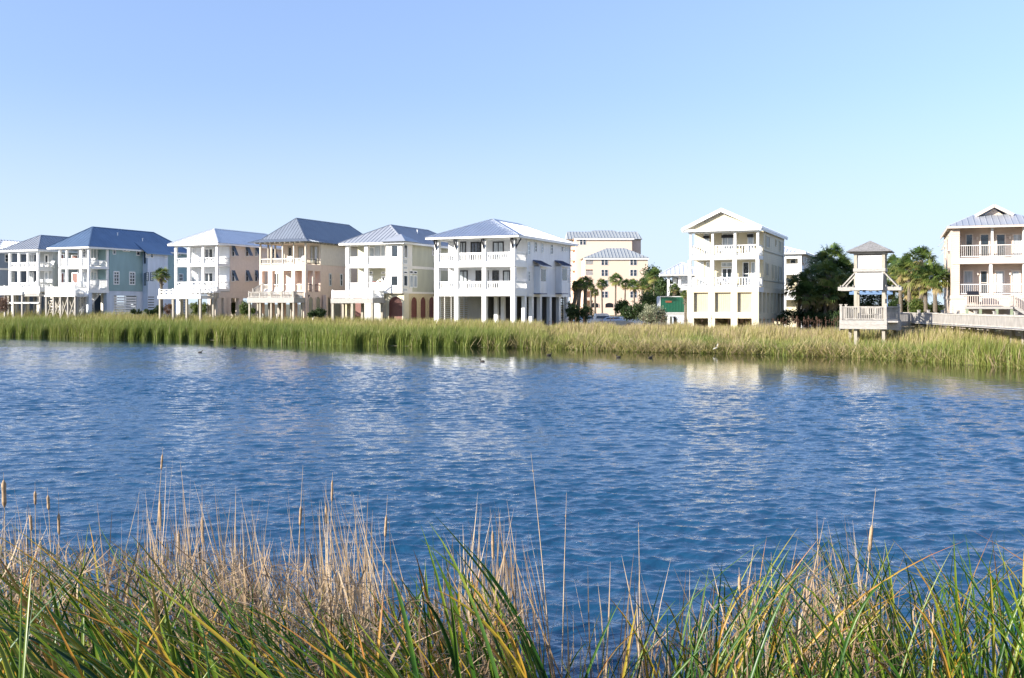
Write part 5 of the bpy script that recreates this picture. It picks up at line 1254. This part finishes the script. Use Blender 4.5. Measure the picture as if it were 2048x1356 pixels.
for (x, y, Y, rad, ln, lb) in (
    (212, 850, 112, 0.75, 0.75, 'leaning palm with thick dark trunk touching the white house corner'),
    (262, 830, 111, 0.9, 0.45, 'second palm from the white house, with a thick leaning trunk'),
    (332, 795, 113, 0.95, 0.1, 'palm with wide crown, third from the white house corner'),
    (398, 860, 150, 0.8, 0, 'short palm in front of the balconies of the peach apartment block'),
    (535, 830, 190, 1.35, -0.2, 'thin palm before the lower left windows of the peach apartment block'),
    (455, 935, 150, 0.75, 0, 'small dark palm at the foot of the peach apartment block'),
    (722, 765, 185, 1.5, 0.1, 'tall slender palm before the blank middle of the peach apartment block'),
    (845, 825, 188, 1.25, 0.2, 'thin small crowned palm right of the tall slender one'),
    (955, 850, 184, 1.5, -0.2, 'palm before the right hand windows of the apartment block'),
    (1065, 820, 182, 1.3, 0, 'palm with merged crown near the right corner of the apartment block'),
    (1128, 830, 176, 1.4, 0, 'yellowish palm covering the right corner of the apartment block'),
    (1222, 715, 165, 1.7, 0.1, 'tallest palm of the row, just right of the apartment block'),
    (1300, 845, 160, 1.4, 0, 'drooping palm right of the tallest palm of the row'),
    (1480, 885, 132, 0.85, 0, 'palm before the low pale blue house'),
    (1622, 955, 108, 0.62, 0, 'small yellow green palm at the left wall of the cream gabled house')):
    px, py = p6(x, y); palm(px, py, Y, rad, lb, ln, tr=0.14 if Y > 140 else 0.2 if x < 340 else .13, boots=Y < 140, group='palms before the apartment block')
for (x, y, Y, rad, lb) in (
    (640, 345, 102, 1.45, 'tallest dark palm with sunlit top, left of the lookout tower'),
    (520, 400, 104, 1.2, 'dark palm crown just left of the tallest one in the shaded clump'),
    (760, 480, 101, 1.2, 'dark palm in the shaded clump nearest the lookout tower'),
    (600, 560, 98, 1.35, 'low dark palm in the middle of the shaded clump'),
    (420, 600, 100, 1.35, 'dark palm on the left side of the shaded clump'),
    (235, 680, 99, 1.25, 'leftmost dark palm of the shaded clump by the yellow house'),
    (760, 690, 99, 1.3, 'low dark palm crown hidden behind the tower brace'),
    (330, 790, 97, 1.2, 'lowest dark palm on the left of the shaded clump'),
    (560, 800, 97, 1.3, 'lowest dark palm in the middle of the shaded clump'),
    (850, 560, 103, 1.1, 'small dark palm crown touching the tower posts')):
    px, py = p8(x, y); palm(px, py, Y+5, rad*1.42, lb, group='shaded palms left of the tower')
for (x, y, Y, rad, lb) in (
    (190, 590, 96, 1.35, 'tall palm behind, between the tower and the pink house'),
    (235, 730, 92, 1.45, 'full yellow green palm left of the pink house'),
    (318, 745, 91, 1.35, 'full palm touching the left wall of the pink house'),
    (85, 660, 97, 1.25, 'palm right of the lookout tower with pale trunk'),
    (10, 700, 99, 1.3, 'palm immediately behind the right edge of the lookout tower'),
    (60, 800, 101, 1.15, 'lower palm showing behind the boardwalk near the tower'),
    (-60, 640, 104, 1.2, 'palm showing through the lookout tower frame'),
    (-130, 850, 104, 1.0, 'small palm under the lookout tower floor, behind the blue frame'),
    (140, 850, 98, 1.15, 'palm low behind the boardwalk with brown drooping leaves')):
    px, py = p9(x, y); palm(px, py, Y, rad*1.3, lb, group='palms between the tower and the pink house')

def foliage(name, label, cat, blobs, n, leaf, m, group=None, trunk=None, tlo=0.1, thi=1.0, seed=1):
    """blobs: (px, py_top, py_bottom, half width px, Y); leaf faces fill each ellipsoid's outer volume"""
    r = np.random.default_rng(seed); b0 = blobs[0]; X0 = (b0[0]-1024)/F*b0[4]; Y0 = b0[4]; g0 = G(X0, Y0)
    root = empty(name, (X0, Y0, g0)); tag(root, label, cat, group)
    Vs = []; Ts = []
    tot = sum(b[3]*(b[2]-b[1]) for b in blobs)
    for px, pt, pb, hw, Y in blobs:
        X = (px-1024)/F*Y; zt, zb = Zat(pt, Y)-g0, Zat(pb, Y)-g0; rx = hw/F*Y; rz = (zt-zb)/2; c = np.array([X-X0, Y-Y0, (zt+zb)/2])
        k = int(n*hw*(pb-pt)/tot); nc = max(8, k//45)
        d = r.normal(size=(nc, 3)); d /= np.linalg.norm(d, axis=1)[:, None]; rad = r.uniform(.45, 1.0, nc)**.5
        cc = d*rad[:, None]*np.array([rx, rx*.8, rz])*0.88
        idx = r.integers(0, nc, k); sp = min(rx, rz)*0.24
        P = c+cc[idx]+r.normal(size=(k, 3))*sp
        a = r.normal(size=(k, 3)); a /= np.linalg.norm(a, axis=1)[:, None]; bb = np.cross(a, r.normal(size=(k, 3))); bb /= np.linalg.norm(bb, axis=1)[:, None]
        L = leaf*r.uniform(.6, 1.3, k)[:, None]
        q = np.stack([P-a*L-bb*L*.15, P-bb*L*.35, P+a*L, P+bb*L*.35], 1).reshape(-1, 3); Vs.append(q)
        cl = r.uniform(tlo, thi, nc)[idx]+r.uniform(-.15, .15, k); Ts.append(np.repeat(np.clip(cl, 0, 1), 4))
    V = np.concatenate(Vs); V[:, 2] = np.maximum(V[:, 2], -0.1); T = np.concatenate(Ts); Fc = np.arange(len(V)).reshape(-1, 4)
    np_mesh('foliage' if cat in ('shrub', 'hedge') else 'crown', V, Fc, m, T, root)
    if trunk:
        m_ = MB().tube([(0, 0, -.3), (trunk*.5, 0, trunk*4), (0, .2, trunk*9)], [trunk, trunk*.8, trunk*.5], 8)
        for k in range(7): a = k*.9+.3; m_.tube([(0, 0, trunk*5), (math.cos(a)*trunk*3, math.sin(a)*trunk*3, trunk*9), (math.cos(a)*trunk*5, math.sin(a)*trunk*4, trunk*13)], [trunk*.4, trunk*.28, trunk*.1], 5)
        m_.build('trunk', 'bark', root)
    else:
        m_ = MB()
        for k in range(9): a = k*.7; m_.tube([(0, 0, -.2), (math.cos(a)*.3, math.sin(a)*.3, .5), (math.cos(a)*.6, math.sin(a)*.5, 1.0)], [.03, .022, .01], 5)
        m_.build('stem', 'bark', root)
    return root
foliage('shrub', 'pale grey green bush at the edge of the reeds left of the cream gabled house', 'shrub', [(1306, 611, 645, 22, 97), (1292, 622, 645, 13, 97), (1325, 620, 645, 10, 97)], 5200, .09, 'bush_pale', seed=2)
foliage('hedge', 'low dark green hedge between the parked cars and the pale bush', 'hedge', [(1272, 607, 640, 20, 103), (1255, 616, 640, 12, 103), (1288, 604, 640, 12, 104)], 4200, .12, 'bush_dark', seed=3)
foliage('hedge', 'dark clipped hedge along the foot of the yellow house', 'hedge', [(1575, 621, 648, 24, 103), (1615, 622, 650, 26, 102), (1655, 624, 652, 24, 100), (1682, 624, 652, 18, 97)], 8000, .12, 'bush_dark', seed=4)
foliage('broadleaf_tree', 'dark round tree behind the right corner of the apartment block', 'tree', [(1303, 527, 612, 20, 205), (1316, 545, 612, 14, 203)], 5200, .30, 'bush_dark', trunk=.22, seed=5)
foliage('broadleaf_tree', 'dark green tree between the tallest palm and the green trailer', 'tree', [(1330, 556, 622, 20, 150), (1345, 572, 622, 14, 149), (1318, 580, 622, 14, 151)], 6500, .2, 'bush_dark', trunk=.16, thi=1, seed=6)
foliage('broadleaf_tree', 'dark tree in front of the low pale blue house', 'tree', [(1352, 575, 622, 14, 134), (1362, 590, 622, 12, 133)], 4000, .18, 'bush_dark', trunk=.12, seed=16)
foliage('shrub', 'mid green shrub below the tallest palm', 'shrub', [(1300, 585, 622, 20, 130), (1318, 592, 622, 14, 129)], 3400, .15, 'bush_green', seed=7)
foliage('shrub', 'leafy green shrub standing behind the parked white cars', 'shrub', [(1246, 600, 628, 12, 128), (1238, 606, 628, 8, 128)], 1700, .16, 'bush_green', seed=8)
foliage('shrub', 'dark undergrowth around the trunks beside the white house', 'shrub', [(1150, 612, 642, 16, 110), (1172, 612, 642, 14, 110), (1140, 600, 640, 8, 112)], 3800, .12, 'bush_dark', seed=9)
foliage('shrub', 'yellow green bush between the beige and the peach house', 'shrub', [(489, 603, 630, 9, 119), (505, 618, 630, 9, 117)], 2600, .11, 'bush_green', seed=10)
foliage('shrub', 'dark bush visible between the piers of the beige house', 'shrub', [(466, 602, 630, 9, 126), (452, 612, 630, 8, 126)], 1600, .14, 'bush_dark', seed=11)
foliage('shrub', 'low spreading dark shrub at the arches of the peach house', 'shrub', [(637, 617, 634, 17, 112.5), (622, 623, 634, 8, 112)], 2600, .1, 'bush_dark', thi=1, seed=12)
foliage('shrub', 'green shrub under the beige house between its piers', 'shrub', [(388, 604, 630, 8, 128), (405, 606, 630, 9, 128)], 1800, .13, 'bush_green', seed=13)
foliage('shrub', 'reddish brown bush at the left edge below the white deck', 'shrub', [(6, 594, 622, 14, 128)], 1700, .1, 'bush_brown', tlo=0, seed=14)
foliage('shrub', 'reddish brown bush under the deck of the beige house', 'shrub', [(336, 606, 628, 8, 121)], 900, .1, 'bush_brown', seed=15)
foliage('hedge', 'dark low planting along the base of the teal house', 'hedge', [(272, 618, 628, 14, 123), (300, 617, 628, 14, 122), (318, 612, 628, 9, 122)], 2600, .1, 'bush_dark', seed=17)
foliage('shrub', 'bright green bush under the palms left of the pink house', 'shrub', [(1834, 598, 628, 14, 94), (1850, 606, 628, 10, 94)], 3200, .11, 'bush_green', tlo=.3, seed=18)
foliage('shrub', 'dark undergrowth behind the boardwalk right of the tower', 'shrub', [(1800, 590, 640, 16, 100), (1870, 605, 636, 14, 97), (1780, 600, 640, 12, 101), (1822, 600, 636, 14, 100)], 5600, .14, 'bush_dark', seed=19)
foliage('hedge', 'dark green hedge behind the legs of the lookout tower', 'hedge', [(1720, 572, 645, 24, 104), (1752, 580, 645, 22, 104), (1700, 580, 645, 16, 103)], 6500, .14, 'bush_dark', seed=20)
foliage('broadleaf_tree', 'far dark tree showing between the cream and the yellow house', 'tree', [(1500, 590, 625, 30, 180), (1600, 590, 625, 40, 175)], 3500, .3, 'bush_dark', trunk=.2, seed=21)

foliage('shrub', 'large dark thicket filling the shade below the palms left of the tower', 'shrub', [(1625, 585, 650, 34, 106), (1662, 560, 650, 30, 107), (1690, 575, 650, 20, 106)], 9000, .16, 'bush_dark', seed=30)

# ================================================================ trailer, cars
def trailer():
    Y = 112; x0, x1 = (1321-1024)/F*Y, (1392-1024)/F*Y; g = G(x0, Y); t = empty('trailer', (x0, Y, g), 0); tag(t, 'green box trailer on a white chassis left of the cream gabled house', 'trailer')
    L = x1-x0; zb, zt = Zat(624, Y)-g, Zat(594, Y)-g; m = MB().box(0, L, 0, 2.3, zb, zt)
    for i in range(1, 12): x = L*i/12; m.box(x-.03, x+.03, -.03, 0.0, zb+.05, zt-.05)
    b = m.build('box_body', 'green_panel', t)
    MB().box(-.03, L+.03, -.05, 2.35, zt+.002, zt+.09).box(-.08, -.003, -.05, 2.35, zb, zt).build('frame', 'trailer_white', t)
    MB().box(.55, 1.25, -.06, -.035, zt-.62, zt-.42).build('sign', 'sign_brown', t)
    MB().box(0, L, .1, 2.2, zb-.5, zb-.003).box(0, L, 0.0, .08, zb-.18, zb-.05).build('chassis', 'trailer_white', t)
    for x in (L*.35, L*.55):
        w_ = MB().tube([(x, .0, .3), (x, .25, .3)], [.33, .33], 18).build('wheel', 'rubber', t)
trailer()
def car_proto(paint, label, kind='sedan'):
    t = empty('parked_car', (0, 0, 0)); tag(t, label, 'car', 'cars parked behind the reeds')
    if kind == 'sedan': pr = [(-2.2, .35), (-2.25, .75), (-1.75, .95), (-1.1, 1.38), (.35, 1.42), (1.1, .98), (2.0, .82), (2.25, .6), (2.2, .35)]
    else: pr = [(-2.5, .45), (-2.55, 1.1), (-.7, 1.12), (-.55, 1.75), (.75, 1.78), (1.35, 1.2), (2.35, 1.08), (2.6, .75), (2.55, .45)]
    m = MB(); n = len(pr); W = .88
    rings = []
    for y, k, zs in ((-W, .97, 0), (-W*.96, 1, 0), (W*.96, 1, 0), (W, .97, 0)):
        rings.append([(x*k, y*(1 if z < 1.0 else .80), z) for x, z in pr])
    for r_ in rings: m.v += r_
    for j in range(3):
        for i in range(n): m.f.append((j*n+i, j*n+(i+1) % n, (j+1)*n+(i+1) % n, (j+1)*n+i))
    m.f.append(tuple(range(n-1, -1, -1))); m.f.append(tuple(3*n+i for i in range(n)))
    m.build('body', paint, t)
    for s in (-1, 1):
        y = s*W*.84
        q = [(-.95, 1.3), (.3, 1.34), (.85, 1.02), (-1.45, 1.0)] if kind == 'sedan' else [(-.45, 1.66), (.65, 1.68), (1.1, 1.24), (-.55, 1.22)]
        g = MB().add([(x, y+s*(.0+.09*(1.3-z)/.3+.02), z) for x, z in q]+[(x, y-s*.05, z) for x, z in q], [(0, 1, 2, 3), (7, 6, 5, 4), (0, 4, 5, 1), (2, 6, 7, 3), (1, 5, 6, 2), (3, 7, 4, 0)]); g.build('side_window', 'glass', t)
        for x in (-1.4, 1.4):
            w_ = MB().tube([(x, s*.68, .33), (x, s*.9, .33)], [.33, .33], 18).build('wheel', 'rubber', t); MB().tube([(x, s*.89, .33), (x, s*.915, .33)], [.19, .19], 12).build('rim', 'car_silver', w_)
    return t
for (px, Y, pt, kind, lb, rz) in ((1200, 117, 'car_white', 'truck', 'white pickup parked nearest the leaning palms', .1), (1232, 116, 'car_silver', 'sedan', 'silver saloon car parked in the middle of the row behind the reeds', -.1), (1262, 121, 'car_white', 'sedan', 'white saloon car parked in front of the leafy green shrub', .2), (1180, 124, 'car_silver', 'sedan', 'silver car half hidden by the trunks of the leaning palms', .1)):
    t = car_proto(pt, lb, kind); X = (px-1024)/F*Y; t.location = (X, Y, G(X, Y)); t.rotation_euler = (0, 0, rz)

# ================================================================ chairs, table, grill on the decks
def chair(m='white', kind='deck'):
    t = empty('deck_chair', (0, 0, 0)); tag(t, 'white slatted chair', 'chair')
    b = MB()
    for k in range(5): b.box(-.26, .26, -.28+k*.11, -.19+k*.11, .40-k*.012, .425-k*.012)
    b.build('seat', m, t)
    b = MB()
    for k in range(5):
        x = -.22+k*.11; b.bar((x, .26, .38), (x*1.15, .52, 1.05-.03*abs(k-2)), .09, .02, up=(0, 1, 0))
    b.bar((-.27, .36, .62), (.27, .36, .62), .03, .06); b.build('backrest', m, t)
    for s in (-1, 1):
        MB().box(s*.30-.05, s*.30+.05, -.32, .42, .60, .625).build('armrest', m, t)
        MB().box(s*.30-.03, s*.30+.03, -.30, -.23, 0, .6).build('leg', m, t); MB().bar((s*.29, .40, .0), (s*.29, .30, .6), .05).build('leg', m, t)
    return t
CH0 = chair(); used = [False]
def put_chair(h, x, y, z, rz, label, m=None, grp='chairs on the house decks'):
    if not used[0] and m is None: t = CH0; used[0] = True
    elif m is None: t = copy_tree(CH0)
    else: t = chair(m)
    wx_, wy_, wz_ = h.w(x, y, z); t.location = (wx_, wy_, wz_); t.rotation_euler = (0, 0, -h.a+rz); t['label'] = label; t['group'] = grp
for x, rz, lb in ((-1.5, 0.1, 'right hand'), (-3.2, -.2, 'left hand')): put_chair(HT, x, 1.2, HT.z(955), rz, lb+' white chair on the lower porch of the teal house')
put_chair(HT, -1.0, 1.3, HT.z(650), .1, 'white chair on the upper porch of the teal house')
dz = HO.z(945)
put_chair(HO, HO.fx(720, .5), .9, dz, .1, 'dark red chair on the lower porch of the olive house, nearer the bay', m='chair_red'); put_chair(HO, HO.fx(620, .5), .9, dz, -.2, 'dark red chair on the lower porch of the olive house, farther from the bay', m='chair_red')
for c_, lb in ((470, 'left hand'), (545, 'middle'), (765, 'right hand')): put_chair(HC, HC.fx(c_, .6), .9, HC.z(905), .05, lb+' white chair on the lower balcony of the cream gabled house')
for c_, lb in ((475, 'left hand'), (760, 'right hand')): put_chair(HC, HC.fx(c_, .8), 1.0, HC.z(570), .1, lb+' white chair on the upper balcony of the cream gabled house')
for c_, lb in ((600, 'leftmost'), (740, 'second from left'), (890, 'third from left')): put_chair(HP, HP.fx(c_, -1), -1.0, HP.z(1078, 0, -2.1), .2, lb+' chair on the wooden deck of the peach house')
for c_, lb in ((890, 'left hand'), (1060, 'right hand')): put_chair(HP, HP.fx(c_, .8), .9, HP.z(665), 0, lb+' chair on the upper porch of the peach house')
put_chair(HB, HB.fx(1080, -1.2), -1.6, HB.z(1040, 0, -2.7), .3, 'white chair on the lower deck of the beige house')
for c_, lb in ((305, 'left hand'), (420, 'right hand')): put_chair(HG, HG.fx(c_, .6), .9, HG.z(945), .1, lb+' white chair on the porch of the grey house')
put_chair(HG, HG.fx(600, 1), 1.6, HG.z(680), .1, 'white chair on the upper porch of the grey house')
def grill():
    h = HR; dd = 2.6; a = h.fx(660, -1.5); zf = h.z(1008, h.fx(598, -dd), -dd); t = empty('barbecue_grill', h.w(a, -1.5, zf), -h.a); tag(t, 'black covered barbecue on the wooden deck of the pink house', 'grill')
    MB().box(-.5, .5, -.3, .3, .35, 1.0).box(-.75, -.52, -.25, .25, .86, .9).box(.52, .75, -.25, .25, .86, .9).build('cabinet', 'black', t)
    m = MB(); m.add([(-.48, -.28, 1.003), (.48, -.28, 1.003), (.48, .28, 1.003), (-.48, .28, 1.003), (-.46, -.12, 1.32), (.46, -.12, 1.32), (.46, .2, 1.34), (-.46, .2, 1.34)], [(0, 1, 5, 4), (1, 2, 6, 5), (2, 3, 7, 6), (3, 0, 4, 7), (4, 5, 6, 7), (3, 2, 1, 0)]); m.build('lid', 'black', t)
    for sx in (-.42, .42):
        for sy in (-.24, .24): MB().box(sx-.03, sx+.03, sy-.03, sy+.03, 0, .349).build('leg', 'black', t)
grill()

# ================================================================ birds
def duck(px, py, rz, label):
    Y = EYE*F/(py-HZ); X = (px-1024)/F*Y; t = empty('duck', (X, Y, 0), rz); tag(t, label, 'duck', 'small ducks on the pond'); t.scale = (.8, .8, .8)
    MB().tube([(-.24, 0, .09), (-.19, 0, .07), (-.08, 0, .06), (.06, 0, .06), (.15, 0, .08), (.18, 0, .15), (.2, 0, .22), (.235, 0, .25), (.27, 0, .235), (.3, 0, .22)], [.012, .05, .095, .1, .07, .04, .04, .055, .04, .012], 12).build('body', 'feather_dark', t, smooth=True)
    MB().add([(.285, -.02, .235), (.285, .02, .235), (.35, .016, .215), (.35, -.016, .215), (.285, 0, .205)], [(0, 1, 2, 3), (0, 3, 4), (1, 4, 2), (2, 4, 3), (0, 4, 1)]).build('bill', 'bill', t)
for q in ((400, 706, 0, 'small dark duck farthest left on the pond'), (468, 697, .3, 'small dark duck near the reeds, second from the left'), (965, 724, 2.8, 'lone dark duck near the white house reflection'), (1098, 711, .2, 'small dark duck close to the reeds right of centre'), (1237, 715, 3.0, 'dark duck near the reeds, left of the last one'), (1301, 716, .4, 'rightmost small dark duck near the reeds')): duck(*q)
def egret():
    X = (1433-1024)/F*78.5; Y = float(shore(X))-.9; t = empty('egret', (X, Y, 0)); t.scale = (.8, .8, .8); tag(t, 'white egret standing at the foot of the reeds', 'egret')
    MB().tube([(-.3, 0, .42), (-.15, 0, .5), (.02, 0, .56), (.12, 0, .62), (.15, 0, .72), (.11, 0, .82), (.14, 0, .92), (.2, 0, .93), (.26, 0, .92)], [.01, .07, .1, .07, .035, .03, .03, .035, .01], 10).build('body', 'feather_white', t, smooth=True)
    MB().tube([(.25, 0, .92), (.38, 0, .9)], [.014, .003], 6).build('bill', 'bill', t)
    for s in (-.03, .03): MB().tube([(0, s, .5), (-.04, s, .25), (0, s, -.05)], [.012, .01, .01], 6).build('leg', 'black', t)
egret()

# ================================================================ foreground reeds
def near_reeds():
    # green blades: each is given a height of its tip, a place of its root on the bank or in the shallows, and a bend
    env_x = [-150, 0, 100, 200, 350, 500, 700, 780, 860, 960, 1050, 1150, 1250, 1400, 1500, 1650, 1750, 1850, 1950, 2048, 2250]
    env_y = [1010, 1030, 1060, 1040, 1100, 1150, 1170, 1150, 1020, 1110, 1230, 1220, 1170, 1120, 1080, 1040, 1070, 1070, 1060, 1050, 1040]
    den_x = [-200, 0, 300, 600, 900, 1020, 1100, 1250, 1400, 1600, 1900, 2048, 2300]; den = [1, 1, .95, .85, .9, .4, .2, .26, .7, 1, .85, .7, .7]
    def make(n, left):
        px = RNG.uniform(-250, 2300, n*3); keep = RNG.random(n*3) < np.interp(px, den_x, den); px = px[keep]
        L = px < 1080; px = px[L if left else ~L]; n = len(px)
        e = np.interp(px, env_x, env_y)
        py = e+RNG.random(n)**1.3*260
        near = RNG.random(n)
        Y = np.where((near < .35) & (px < 720), RNG.uniform(3.6, 5.5, n), RNG.uniform(5.5, 9.8, n)) if left else RNG.uniform(5.5, 10.2, n)
        py = np.where(Y < 5.5, np.maximum(py, e+60), py)
        X = (px-1024)/F*Y; z = EYE-(py-HZ)/F*Y
        g = np.maximum(ground(X, Y), 0)
        h = z-g
        ok = (h > .35) & (h < 3.0); X, Y, z, g, h = X[ok], Y[ok], z[ok], g[ok], h[ok]; n = len(X); px = px[ok]
        if left:  # wind-combed: tips lean to the left, roots lie to the right
            lean = h*np.clip(RNG.normal(.42, .40, n), -.5, .95)*np.interp(px, [-200, 600, 900, 1080], [1, 1, .55, .2])
        else: lean = h*RNG.normal(0.08, .46, n)
        back = h*RNG.normal(0, .18, n)
        root = np.stack([X+lean, Y+back, np.maximum(ground(X+lean, Y+back), -.1)-.05], 1); tip = np.stack([X, Y, z], 1)
        d = tip-root; side = np.stack([-d[:, 0]*.25, RNG.normal(0, .05, n), np.abs(d[:, 2])*RNG.uniform(.02, .22, n)], 1)*(-1 if False else 1)
        side[:, 0] = -(-d[:, 0])*-.2 if False else -d[:, 0]*.22
        over = RNG.random(n) < .38; tip[:, 2] -= np.where(over, h*.15, 0); side[:, 2] += np.where(over, h*.26, 0); tip[:, 0] += np.where(over, RNG.normal(0, .12, n), 0)
        wd = RNG.uniform(.013, .036, n)*(1 if left else .78)
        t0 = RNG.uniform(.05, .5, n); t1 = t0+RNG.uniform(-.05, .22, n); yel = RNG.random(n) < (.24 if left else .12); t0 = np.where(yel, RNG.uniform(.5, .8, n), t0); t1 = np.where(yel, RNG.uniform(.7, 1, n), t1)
        return root, tip, side, wd, t0, t1
    for left, n, lb in ((True, 720, 'wind combed green and orange reeds in the lower left foreground'), (False, 700, 'upright green reeds in the lower right foreground')):
        a = make(n, left); f = RNG.uniform(-1.1, 1.1, len(a[0]))
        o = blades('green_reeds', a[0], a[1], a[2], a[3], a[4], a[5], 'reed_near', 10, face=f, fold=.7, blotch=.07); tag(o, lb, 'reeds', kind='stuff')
    # dry stems and broken litter
    n = 1500
    cx = np.concatenate([RNG.normal(m_, s_, k) for m_, s_, k in ((20, 40, 80), (120, 60, 45), (330, 60, 80), (400, 30, 50), (480, 50, 120), (570, 60, 50), (665, 35, 110), (720, 18, 70), (880, 40, 30), (965, 32, 120), (1030, 20, 30), (1150, 60, 24), (1270, 14, 26), (1430, 50, 40), (1520, 60, 50), (1680, 60, 120), (1560, 200, 60), (1900, 90, 30))]); n = len(cx)
    env = np.interp(cx, [-100, 0, 100, 200, 330, 420, 520, 600, 660, 720, 800, 900, 965, 1020, 1100, 1280, 1450, 1600, 1700, 1800, 2048], [950, 960, 1000, 1000, 900, 960, 980, 960, 960, 980, 1050, 1060, 960, 990, 1080, 1100, 1130, 1060, 1010, 1100, 1120])
    py = env+RNG.random(n)**.8*230+RNG.normal(0, 12, n); Y = RNG.uniform(7.8, 11.0, n); X = (cx-1024)/F*Y; z = EYE-(py-HZ)/F*Y; h = z; lean = h*RNG.normal(.06, .16, n)
    root = np.stack([X+lean, Y+RNG.normal(0, .2, n), np.full(n, -.1)], 1); tip = np.stack([X, Y, z], 1); bow = np.stack([RNG.normal(0, .06, n), RNG.normal(0, .05, n), np.zeros(n)], 1)
    o = blades('dry_reeds', root, tip, bow, RNG.uniform(.007, .02, n), RNG.uniform(.1, .7, n), RNG.uniform(.4, 1, n), 'reed_dry', 4, face=RNG.normal(0, .6, n)); tag(o, 'pale brown dead reed stems standing in the water along the near bank', 'dead reeds', kind='stuff')
    n = 5200
    cx = np.concatenate([RNG.uniform(-150, 1050, 4300), RNG.normal(1620, 170, 1000)]); n = len(cx)
    top = np.interp(cx, [-150, 0, 200, 400, 520, 650, 800, 1000, 1200, 1400, 1600, 1800, 2048], [1080, 1080, 1120, 1090, 1130, 1130, 1200, 1190, 1280, 1240, 1130, 1190, 1240])
    py = top+RNG.random(n)*300; Y = RNG.uniform(6, 10.6, n); X = (cx-1024)/F*Y; z = np.maximum(EYE-(py-HZ)/F*Y, ground(X, Y)+.05)
    Ln = RNG.uniform(.12, .6, n); a = RNG.uniform(0, 2*math.pi, n); el = RNG.normal(.5, .6, n); c = np.stack([X, Y, z], 1); d = np.stack([np.cos(a)*np.cos(el), np.sin(a)*np.cos(el), np.sin(el)], 1)*Ln[:, None]/2
    o = blades('reed_litter', c-d, c+d, RNG.normal(0, .04, (n, 3)), RNG.uniform(.006, .018, n), RNG.uniform(0, .7, n), RNG.uniform(.1, .95, n), 'reed_dry', 3, face=RNG.uniform(0, 3.1, n)); tag(o, 'broken brown reed litter tangled between the foreground blades', 'dead reeds', kind='stuff')
near_reeds()
def tall(px, py, Y, top, sp0, sp1, label, lean=0.1, fuzzy=False, rad=.013):
    """one cattail: stalk to the tip, brown seed spike between photo rows sp0..sp1"""
    X = (px-1024)/F*Y; zt = Zat(top, Y); a, b = Zat(sp1, Y), Zat(sp0, Y); g = -0.15; t = empty('cattail', (X+lean, Y, 0)); tag(t, label, 'cattail', 'tall cattails on the near bank')
    def P(z): f = (z-g)/(zt-g); return (-lean*f**1.3, 0, z)
    zz = [g+(zt-g)*i/7 for i in range(8)]; MB().tube([P(z) for z in zz], [.008, .008, .0075, .007, .006, .005, .003, .0012], 6).build('stem', 'dry_stem', t)
    n = 7; m = MB().tube([P(a+(b-a)*i/n) for i in range(n+1)], [rad*(.3 if i in (0, n) else random.uniform(.9, 1.12)) for i in range(n+1)], 9); m.build('seed_spike', 'spike_brown', t, smooth=True)
    if fuzzy:
        r = np.random.default_rng(int(px)); k = 260; z = a+(b-a)*r.uniform(.45, 1.08, k); c = np.array([P(q) for q in z]); d = r.normal(size=(k, 3)); d /= np.linalg.norm(d, axis=1)[:, None]; d *= r.uniform(.012, .032, k)[:, None]
        blades('seed_fluff', c, c+d, np.zeros((k, 3)), np.full(k, .003), np.full(k, .8), np.full(k, 1.0), 'spike', 1, parent=t)
mat('dry_stem', (0.46, 0.35, 0.23), 0.7, var=0.25, scale=9); mat('spike_brown', (0.36, 0.25, 0.15), 0.95, var=0.35, scale=30)
for q in ((7, 0, 9.2, 945, 960, 1015, 'thick cattail at the left edge, cut by the frame', .05, False, .02), (70, 0, 9.6, 965, 982, 1010, 'cattail with short spike, second from the left edge', .02), (95, 0, 9.3, 975, 990, 1020, 'cattail with narrow dark spike near the left edge', .1),
          (60, 0, 9.0, 1015, 1030, 1062, 'low cattail half hidden by green blades at left', .1), (117, 0, 9.4, 985, 1026, 1070, 'cattail with plump spike standing clear at the left', .02), (326, 0, 9.8, 893, 908, 940, 'tallest slender cattail left of centre', -.15, False, .01),
          (320, 0, 9.5, 985, 1001, 1062, 'straight cattail below the tallest slender one', .0), (403, 0, 9.2, 1005, 1034, 1090, 'cattail shedding white fluff', .05, True), (357, 0, 9.0, 1050, 1062, 1110, 'lower cattail with pale fluffy spike', .02, True),
          (606, 0, 9.6, 930, 1012, 1052, 'cattail with long tip in the central clump', -.1), (665, 0, 9.6, 945, 960, 1005, 'thin cattail in the central clump', -.05, False, .01), (652, 0, 9.7, 960, 1008, 1050, 'cattail with narrow spike just left of the thin central one', .0), (775, 0, 9.5, 990, 1030, 1075, 'cattail right of the central clump', -.1),
          (985, 0, 9.3, 1050, 1062, 1120, 'short cattail with pale spike in the clump right of centre', .03), (1752, 0, 8.8, 975, 1050, 1105, 'tallest cattail of the right hand clump, leaning right', -.2, False, .016), (1478, 0, 8.6, 1135, 1152, 1185, 'fluffy cattail on the left of the right hand clump', .05, True),
          (1133, 0, 9.8, 985, 1030, 1034, 'bare forked stalk standing alone right of centre', -.05, False, .007), (1062, 0, 10, 905, 940, 944, 'tallest bare stalk right of centre', .22, False, .006), (1277, 0, 9.5, 1045, 1060, 1063, 'thin bare stalk above the open water', .03, False, .006)):
    tall(*q)
